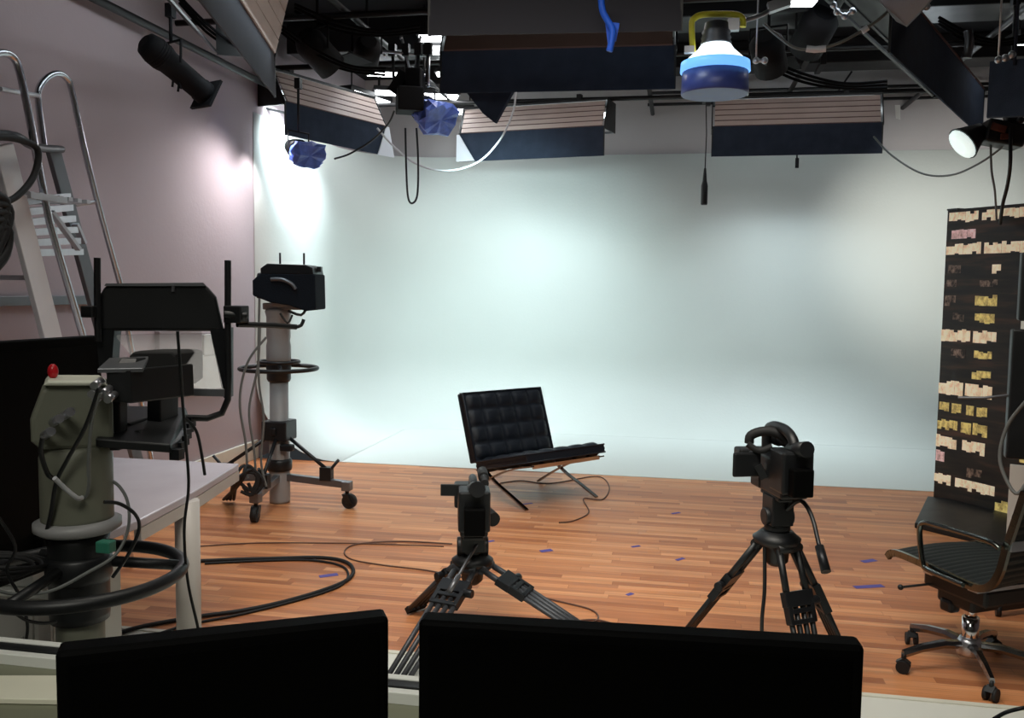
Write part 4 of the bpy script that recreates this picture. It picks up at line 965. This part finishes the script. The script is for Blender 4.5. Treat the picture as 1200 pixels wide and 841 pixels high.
MB().bar(at(184, 458, D=D1-.1), at(263, 460, D=D1-.1), .02, .022).build('glass_rail', GRMETAL, t)
b = MB(); b.box(at(203, 338, D=D1-.01), (.008, .008, .02)); b.build('screw', ALU, t)
# cables of pedestal 1
D_ = 2.58
for lab, pts, r_, m_ in (
    ('black cable hanging from the prompter past the white table leg', [(208, 388), (212, 440), (214, 470), (218, 520), (221, 570), (216, 620), (220, 680), (232, 735), (236, 760)], .006, BLACK),
    ('grey-green cable from the camera rear down the pedestal drum', [(118, 460), (108, 490), (104, 540), (104, 570), (98, 583), (82, 575), (64, 560), (52, 540), (50, 525)], .007, GRCABLE),
    ('black cable crossing the pedestal drum diagonally', [(116, 455), (100, 500), (78, 540), (66, 565), (60, 600), (54, 625)], .008, BLACK),
    ('black cable drooping from the head connector', [(50, 512), (48, 530), (56, 555), (66, 562)], .009, BLACK),
    ('short pale cable draped on the pedestal drum', [(64, 560), (74, 570), (90, 583), (96, 583)], .009, WHCABLE),
    ('black cable sweeping from the pedestal flange down to the steering ring', [(122, 588), (140, 590), (158, 602), (163, 620), (150, 650), (132, 676)], .007, BLACK),
    ('green-grey cable sagging across the steering ring', [(-10, 690), (20, 696), (60, 692), (100, 672), (135, 650), (150, 620), (150, 590), (140, 570), (125, 560)], .0065, GRCABLE),
    ('black cable at the lower left hanging below the steering ring', [(-6, 600), (18, 640), (8, 668), (24, 700), (32, 730), (31, 748)], .006, BLACK),
    ('dark cable curving at the far left behind the pedestal column', [(-8, 696), (10, 712), (30, 726), (50, 730), (66, 728)], .006, BLACK),
    ('thin black wire at the prompter frame, right of the lens', [(218, 490), (230, 505), (236, 530), (240, 556)], .006, BLACK)):
    cable('hanging_cable', lab, [at(x, y, D=D_+.02*i_) for i_, (x, y) in enumerate(pts)], r_*.72, m_)
b = MB()
for k in range(3): b.torus(V((-1.83, 2.1, .865))+V((.012*k, 0, .012*k)), .09+.012*k, .006, axis=(.1, .1*k, 1), n=30, k=6)
tag(b.build('cable_coil', RUBBER), 'black cable coiled on the left of the near steering ring', 'cable coil')
tag(MB().box(at(124, 640, D=2.42), (.04, .03, .03)).build('connector', GREENCABLE, bevel=.004), 'small green connector box under the near pedestal flange', 'connector')

# ------------------------------------------------------------------ white table, tv, cabinets at the left
tz = .76
Ca = at(280, 543, Z=tz); Cb = at(244, 575, Z=tz); Cc = at(165, 608, Z=tz); Cd = at(60, 668, Z=tz)
t = thing('table', 'long pale table with thick round legs behind the near camera pedestal', 'table', ((Ca.x-.5), 3.2, 0))
Cb.x = Ca.x*.35+Cc.x*.65
outl = [Ca, Cb, Cc, V((Cc.x-.02, 2.62, tz)), V((-3.0, 2.62, tz)), V((-3.0, Ca.y, tz))]
MB().prism(outl, (0, 0, -.035)).build('table_top', TABLE, t, bevel=.006)
MB().prism([V((p_.x, p_.y, tz-.036)) for p_ in (Ca, Cb, Cc)]+[V((Cc.x-.03, Cc.y, tz-.036)), V((Cb.x-.03, Cb.y, tz-.036)), V((Ca.x-.03, Ca.y, tz-.036))], (0, 0, -.05)).build('edge_rail', TABLELEG, t)
lp = at(234, 584, Z=.74); lp.x -= .06
for x, y in ((lp.x, lp.y-.0), (-2.9, 3.85), (-2.9, 2.75), (-2.1, 2.75)):
    MB().cyl((x, y, 0), (x, y, tz-.03), .052, n=22).lathe([(.056, 0), (.056, .02)], (x, y, 0)).build('leg', TABLELEG, t)
# tv on the table
tl = at(-60, 407, D=2.95); tr = at(119, 393, D=3.35); zb_ = tz+.05
t = thing('television', 'large dark flat television standing on the pale table at the left', 'television', (-2.4, 2.9, tz))
a0 = V((tl.x, tl.y, 0)); a1 = V((tr.x, tr.y, 0)); dd = (a1-a0).normalized(); nn = V((-dd.y, dd.x, 0)); zt_ = tr.z
MB().prism([a0+V((0, 0, zb_)), a1+V((0, 0, zb_)), a1+V((0, 0, zt_)), a0+V((0, 0, zt_))], nn*.05).build('cabinet', BEZEL, t, bevel=.008)
MB().prism([a0+dd*.03+V((0, 0, zb_+.05)), a1-dd*.03+V((0, 0, zb_+.05)), a1-dd*.03+V((0, 0, zt_-.03)), a0+dd*.03+V((0, 0, zt_-.03))], -nn*.002).build('screen', SCREEN, t)
mdl = (a0+a1)/2
MB().box(mdl+nn*.02+V((0, 0, tz+.012)), (.5, .2, .02), Matrix.Rotation(math.atan2(dd.y, dd.x), 3, 'Z')).box(mdl+nn*.02+V((0, 0, tz+.05)), (.1, .04, .08)).build('stand_foot', BEZEL, t, bevel=.004)
tag(MB().prism([at(-8, 604, Z=tz+.002), at(44, 588, Z=tz+.002), at(47, 606, Z=tz+.002), at(-8, 630, Z=tz+.002)], (0, 0, .03)).build('clear_case', ALU, bevel=.004), 'shiny flat case on the table in front of the television', 'case')
# white equipment cabinet under/behind pedestal
ct = .52
c_a = at(62, 697, Z=ct); 
t = thing('equipment_cabinet', 'low white cabinet standing at the lower left behind the pedestal', 'cabinet', (c_a.x-.3, c_a.y+.2, 0))
MB().box((c_a.x-.35, c_a.y+.2, ct/2), (.7, .4, ct-.02)).build('body', mat('cabinet_grey', srgb(205, 203, 196), .6, noise=.05), t, bevel=.004)
MB().box((c_a.x-.35, c_a.y+.2, ct), (.74, .44, .025)).build('top', WHITE, t, bevel=.004)
MB().box((c_a.x-.03, c_a.y-.005, ct/2), (.05, .012, ct-.03)).build('door_frame', TABLELEG, t, bevel=.002)
MB().box((c_a.x-.36, c_a.y-.004, ct/2), (.56, .012, ct-.08)).cyl((c_a.x-.12, c_a.y-.02, ct*.7), (c_a.x-.12, c_a.y-.02, ct*.5), .006, n=8).build('door', mat('cabinet_door_grey', srgb(188, 186, 180), .6), t, bevel=.002)
t = thing('printer', 'grey box with a white tray standing on the low white cabinet', 'printer', (c_a.x-.25, c_a.y+.22, ct+.0125))
MB().box((c_a.x-.26, c_a.y+.22, ct+.08), (.36, .3, .13)).build('body', DKMETAL, t, bevel=.012)
MB().box((c_a.x-.26, c_a.y+.06, ct+.04), (.34, .1, .045)).build('paper_tray', WHITE, t, bevel=.004)

# ------------------------------------------------------------------ ladders
t = thing('platform_ladder', 'tall aluminium platform ladder with curved handrails against the left wall', 'ladder', (-3.3, 4.6, 0))
LX = -3.0
def lw(x, y, X=LX): return at(x, y, X=X)
def rail(pts, X, r=.02, m_=LADALU): return MB().tube([lw(x, y, X) for x, y in pts], r, 10, smooth=4)
zt_h = lw(140, 330, -3.55)
# near handrail hoop
p_foot1 = V((-3.05, 4.75, .02))
h1 = [lw(x, y, -3.1) for x, y in ((-30, 78), (-12, 66), (4, 62), (16, 68), (23, 84), (33, 130), (46, 200), (58, 260))]
h1b = h1[-1]+(h1[-1]-h1[-3])*4.2
b = MB(); b.tube(smooth_path(h1, 4)+[V((h1[-1].x, h1[-1].y+.3, 1.2)), V((h1[-1].x, h1[-1].y+.62, .0))], .018, 10); b.build('handrail', RAILALU, t)
h2 = [lw(x, y, -3.55) for x, y in ((52, 175), (45, 120), (46, 103), (56, 90), (68, 86), (78, 92), (84, 106), (100, 180), (120, 258), (140, 330))]
b = MB(); b.tube(smooth_path(h2, 4)+[V((h2[-1].x, h2[-1].y+.42, .0))], .018, 10); b.build('handrail', RAILALU, t)
# stiles
s1a, s1b = lw(2, 170, -3.15), lw(60, 395, -3.15)
u = (s1b-s1a); s1c = s1a+u*(s1a.z/(s1a.z-s1b.z))
MB().bar(s1a, s1c, .125, .03, side=(0, 1, 0)).build('stile', mat('pale_ladder_rail', srgb(226, 226, 230), .5, noise=.06), t, bevel=.004)
s2a, s2b = lw(62, 175, -3.55), lw(108, 345, -3.55)
u = (s2b-s2a); s2c = s2a+u*(s2a.z/(s2a.z-s2b.z))
MB().bar(s2a, s2c, .1, .03, side=(0, 1, 0)).build('stile', GRMETAL, t, bevel=.004)
# platform with ribs
pz = lw(60, 250, -3.3).z
pa = lw(30, 250, -3.2)
b = MB()
for k in range(7): b.bar((-3.6, pa.y-.1+k*.07, pz+.06), (-3.08, pa.y-.1+k*.07, pz+.06), .03, .02, side=(0, 1, 0))
b.bar((-3.08, pa.y-.12, pz+.05), (-3.08, pa.y+.14, pz+.05), .02, .03, side=(1, 0, 0)); b.bar((-3.6, pa.y-.12, pz+.05), (-3.6, pa.y+.34, pz+.05), .02, .03, side=(1, 0, 0))
b.build('platform', LADALU, t)
MB().bar(lw(60, 248, -3.12), lw(92, 292, -3.12), .03, .02).build('platform_strut', LADALU, t); b = MB(); b.bar(lw(88, 262, -3.5), lw(98, 285, -3.5), .04, .02); b.build('platform_strut', LADALU, t)
# steps between stiles
for k in range(6):
    f = .12+k*.15; a = s1a.lerp(s1c, f); c = s2a.lerp(s2c, f); c.z = a.z; c.y = a.y+.02
    MB().bar(a, c, .09, .025, side=(0, 1, 0)).build('step', LADALU, t, bevel=.003)
for k in range(6):
    MB().bar(lw(26+3*k, 236+12*k, -3.16), lw(80+3*k, 230+13*k, -3.5), .03, .035).build('folded_step', LADALU, t)
# top cap & rail between hoops
MB().tube([lw(-10, 157, -3.12), lw(20, 160, -3.15), lw(40, 172, -3.3), lw(72, 175, -3.55)], .022, 8, smooth=3).build('guard_bar', DKMETAL, t)
MB().tube([lw(0, 104, -3.1), lw(20, 108, -3.15), lw(46, 112, -3.55)], .012, 8).build('cross_rail', LADALU, t)
MB().tube([lw(88, 240, -3.6), lw(116, 236, -3.55)], .012, 8).build('cross_rail', LADALU, t)
# rear legs
MB().bar((-3.58, pa.y-.1, pz+.05), (-3.58, pa.y-.5, 0), .06, .03, side=(0, 1, 0)).build('rear_leg', LADALU, t)
cable('hanging_cable', 'black cable draped over the ladder top in a loop', [lw(-12, 160, -3.05), lw(20, 163, -3.05), lw(44, 175, -3.05), lw(40, 205, -3.05), lw(22, 228, -3.05), lw(4, 236, -3.05), lw(-10, 225, -3.05)], .016, RUBBER)
b = MB()
for k in range(5):
    b.tube([lw(-20+random.uniform(-6, 6), 225+k*12, -3.0), lw(4+random.uniform(-4, 8), 235+k*8, -3.0), lw(8+random.uniform(-6, 4), 262+k*9, -3.0), lw(-10, 300+k*5, -3.0)], .018, 6, smooth=4)
tag(b.build('cable_coil', RUBBER), 'coil of black cables hanging at the left edge on the ladder', 'cable coil')
# fittings on the left wall behind the prompter
def wallbox(x0, y0, x1, y1, name, m_, lab, cat, th=.04):
    a = at(x0, y0, X=XL+.0); c = at(x1, y1, X=XL+.0)
    return tag(MB().box((XL+th/2+.001, (a.y+c.y)/2, (a.z+c.z)/2), (th, abs(c.y-a.y), abs(a.z-c.z))).build(name, m_, bevel=.004), lab, cat)
wallbox(181, 388, 232, 419, 'wall_panel', WALLBOX, 'pinkish grey panel on the left wall seen through the prompter', 'panel')
wallbox(234, 392, 262, 414, 'wall_box', WHITE, 'white box on the left wall right of the pinkish panel', 'box')
wallbox(196, 421, 264, 452, 'wall_board', WHITE, 'white board on the left wall below the pinkish panel', 'board')
wallbox(150, 360, 178, 388, 'wall_socket', WHITE, 'white trunking box on the left wall just under the prompter monitor', 'box') if False else None
wallbox(-40, 347, 125, 356, 'wall_rail', GRMETAL, 'grey horizontal rail on the left wall behind the ladder', 'rail', .03)
wallbox(10, 300, 42, 340, 'wall_notice', WALLBOX, 'pale panel on the left wall behind the ladder rails', 'panel', .015) if False else None

# ------------------------------------------------------------------ control desk and monitors
DY = 1.79; DZ = .80
t = thing('control_desk', 'control desk in the foreground with black edge strip between white lines', 'desk', (-.2, 1.2, 0))
MB().box((.1, (DY+.55)/2, DZ-.03), (4.4, DY-.55, .04)).build('desk_top', DESK, t, bevel=.003)
MB().box((.1, DY-.02, DZ+.005), (4.4, .02, .03)).build('white_back_edge', WHITE, t, bevel=.002)
MB().box((.1, DY-.045, DZ+.003), (4.4, .028, .028)).build('black_edge_strip', BLACK, t)
MB().box((.1, DY-.072, DZ+.0), (4.4, .022, .028)).build('white_inner_edge', WHITE, t, bevel=.002)
for x in (-1.95, -.2, 1.6, 2.2):
    MB().box((x, (DY+.6)/2, (DZ-.05)/2), (.04, DY-.8, DZ-.05)).build('support_panel', DESK, t)
def monitor(label, tl_, tr_, h, zt, rz_off=0):
    a = V((tl_.x, tl_.y, 0)); c = V((tr_.x, tr_.y, 0)); d = (c-a).normalized(); n_ = V((-d.y, d.x, 0))
    t = thing('desk_monitor', label, 'monitor', ((a+c)/2+V((0, 0, DZ-.01))), math.atan2(d.y, d.x), 'dark monitors on the control desk')
    w = (c-a).length
    MB().box((0, .02, zt-h/2-DZ+.01), (w, .04, h)).build('case', BEZEL, t, local=True, bevel=.006)
    MB().box((0, -.001, zt-h/2-DZ+.01), (w-.03, .003, h-.035)).build('screen', SCREEN, t, local=True)
    MB().box((0, .07, (zt-h*.5-DZ)/2), (.07, .03, zt-h*.5-DZ)).build('stand_post', BEZEL, t, local=True, bevel=.004)
    MB().box((0, .08, .008), (.24, .18, .016)).build('stand_foot', BEZEL, t, local=True, bevel=.004)
    return t
monitor('left of the two black monitors in the foreground, turned slightly left', at(64, 765, Z=1.21), at(456, 723, Z=1.21), .33, 1.21)
monitor('right and wider of the two black monitors in the foreground', at(490, 727, Z=1.21), at(1014, 758, Z=1.21), .36, 1.21)
tag(MB().prism([at(-30, 797, Z=DZ-.009), at(70, 797, Z=DZ-.009), at(70, 826, Z=DZ-.009), at(-30, 824, Z=DZ-.009)], (0, 0, .012)).build('paper_stack', PAPER, bevel=.002), 'cream stack of papers on the desk left of the monitors', 'papers')
# grey case at lower right on the desk
g = [at(1094, 831, Z=1.0), at(1290, 833, Z=1.0), at(1290, 900, Z=1.0), at(1088, 900, Z=1.0)]
t = thing('grey_case', 'dark grey case with rounded corner at the lower right edge of the photo', 'case', V((g[0].x+.2, g[0].y-.1, DZ-.01)))
MB().prism([V((p_.x, p_.y, DZ-.009)) for p_ in g], (0, 0, 1.0-DZ)).build('shell', mat('slate_grey_plastic', srgb(78, 88, 84), .5, noise=.1), t, bevel=.02)
MB().prism([V((p_.x, p_.y, .93)) for p_ in g], (0, 0, .012)).build('seam', BLACK, t)
cable('desk_cable', 'thin black cable lying over the grey case at the lower right', [at(1165, 842, Z=1.005), at(1180, 834, Z=1.01), at(1200, 829, Z=1.02), at(1220, 826, Z=1.01)], .003, BLACK)

# ------------------------------------------------------------------ floor cables and tape
def fc_(lab, pts, r_, m_): return cable('floor_cable', lab, [at(x, y, Z=r_+.001) for x, y in pts], r_, m_)
fc_('thick black cable looping on the wooden floor right of the white table leg', [(100, 760), (150, 738), (220, 724), (290, 714), (350, 700), (400, 683), (414, 670), (405, 658), (375, 653), (320, 654), (255, 656), (180, 660)], .011, RUBBER)
fc_('second black cable beside the thick loop on the wooden floor', [(160, 752), (215, 733), (280, 720), (345, 704), (395, 688), (408, 674), (398, 662), (360, 656), (300, 657), (240, 660)], .007, RUBBER)
fc_('thin brown cable curling on the floor left of the low tripod', [(545, 677), (500, 668), (450, 662), (412, 655), (404, 645), (420, 637), (470, 634), (530, 637)], .0045, BROWNCABLE)
fc_('thin brown cable on the floor right of the low tripod', [(600, 690), (650, 703), (690, 713), (701, 722), (694, 729), (672, 728), (700, 726), (730, 735), (750, 745)], .0045, BROWNCABLE)
fc_('thin cable winding on the floor beneath the lounge chair', [(586, 566), (610, 563), (635, 566), (655, 565), (700, 558), (714, 570), (706, 585), (684, 584), (690, 600), (672, 610), (655, 612)], .005, BROWNCABLE)
fc_('thin cable crossing the floor at the left towards the low tripod', [(230, 640), (300, 636), (380, 636), (440, 637), (520, 640)], .004, BROWNCABLE)
tp = [(1018, 687, 34, 4, 'long blue tape scrap on the floor left of the office chair'), (1018, 657, 16, 5, 'blue tape scrap on the floor just left of the chair seat'), (385, 674, 22, 6, 'pale violet tape scrap inside the black cable loop'), (797, 655, 9, 6, 'blue tape scrap left of the taller tripod'),
      (738, 696, 7, 5, 'small blue tape scrap between the tripods'), (640, 645, 14, 4, 'faint blue tape scrap right of the low camera'), (618, 590, 12, 3, 'faint tape scrap below the lounge chair front leg'), (575, 634, 8, 3, 'faint blue tape scrap beside the low video camera'), (792, 601, 10, 3, 'tiny blue tape scrap near the back floor edge'), (745, 640, 10, 3, 'faint tape scrap in the middle of the floor')]
for x, y, w, h, lab in tp:
    p0 = at(x-w/2, y+h*.2, Z=.001); p1 = at(x+w/2, y-h*.2, Z=.001); d = (p1-p0); sd = V((-d.y, d.x, 0)).normalized()*(.05 if w > 12 else .03)
    tag(MB().prism([p0-sd/2, p1-sd/2.4, p1+sd/2, p0+sd/2.6], (0, 0, .0012)).build('tape_scrap', TAPE), lab, 'tape', 'scraps of blue tape on the wooden floor')

# ------------------------------------------------------------------ light
def area(name, loc, tgt, size, power, col, sy=None):
    l = bpy.data.lights.new(name, 'AREA'); l.energy = power; l.color = col; l.shape = 'RECTANGLE'; l.size = size; l.size_y = sy or size
    o = bpy.data.objects.new(name, l); COL.objects.link(o); o.location = loc
    o.rotation_euler = (V(tgt)-V(loc)).to_track_quat('-Z', 'Y').to_euler(); return l
for k, e in dict(L=32, M=20, R=25, F=4, N=9, S=8, D=6).items(): SB[k][1].energy = e
def spotl(name, loc, tgt, power, ang, col, blend=1, r=.1):
    l = bpy.data.lights.new(name, 'SPOT'); l.energy = power; l.color = col; l.spot_size = math.radians(ang); l.spot_blend = blend; l.shadow_soft_size = r
    o = bpy.data.objects.new(name, l); COL.objects.link(o); o.location = loc
    o.rotation_euler = (V(tgt)-V(loc)).to_track_quat('-Z', 'Y').to_euler(); return l
ga = at(515, 145, D=7.9)
spotl('floodlight_beam', ga+V((.25, .1, -.15)), (-1.85, 10.9, 1.8), 225, 78, (.72, .97, 1), 1, .12)
spotl('corner_floodlight_beam', at(365, 185, D=8.2)+V((.1, .1, -.1)), (-3.3, 10.2, .9), 55, 120, (.85, .97, 1), 1, .12)
spotl('left_wall_fill', (-3.45, 7.42, 3.0), (-3.95, 6.6, 1.0), 72, 140, (1, .96, .97), 1, .12)  # soft fill added to brighten the left wall, no fixture modelled for it
spotl('corner_strip_wash', (-3.74, 7.8, 2.98), (-3.95, 7.2, .2), 34, 110, (1, .97, .98), 1, .04)
spotl('right_floodlight_beam', at(1110, 186, D=7.9), (3.2, 10.9, 2.3), 330, 64, (1, .99, .94), 1, .1)
area('overhead_fill', (-.5, 2.6, 3.9), (-.1, 4.6, 0), 3.2, 56, (1, .94, .84), 1.2).spread = math.radians(100)  # unseen lamp added overhead as warm fill for the floor
area('overhead_fill', (.5, 7.45, 4.2), (.5, 7.45, 0), 4.5, 74, (1, .95, .9), .4).spread = math.radians(160)  # unseen lamp added under the ceiling to brighten the softbox slats
area('control_area_fill', (-.6, -.6, 4.0), (-.8, 2.0, 0), 1.6, 15, (1, .98, .88)).spread = math.radians(70)  # added fill behind the camera that lifts the near pedestal and desk
w = bpy.data.worlds.new('world'); scn.world = w; w.use_nodes = True
w.node_tree.nodes['Background'].inputs[0].default_value = (.5, .55, .6, 1); w.node_tree.nodes['Background'].inputs[1].default_value = .05

vs = scn.view_settings
vs.view_transform = 'Standard'; vs.look = 'None'; vs.exposure = 0.0; vs.gamma = 1; vs.use_curve_mapping = False
scn.cycles.max_bounces = 8
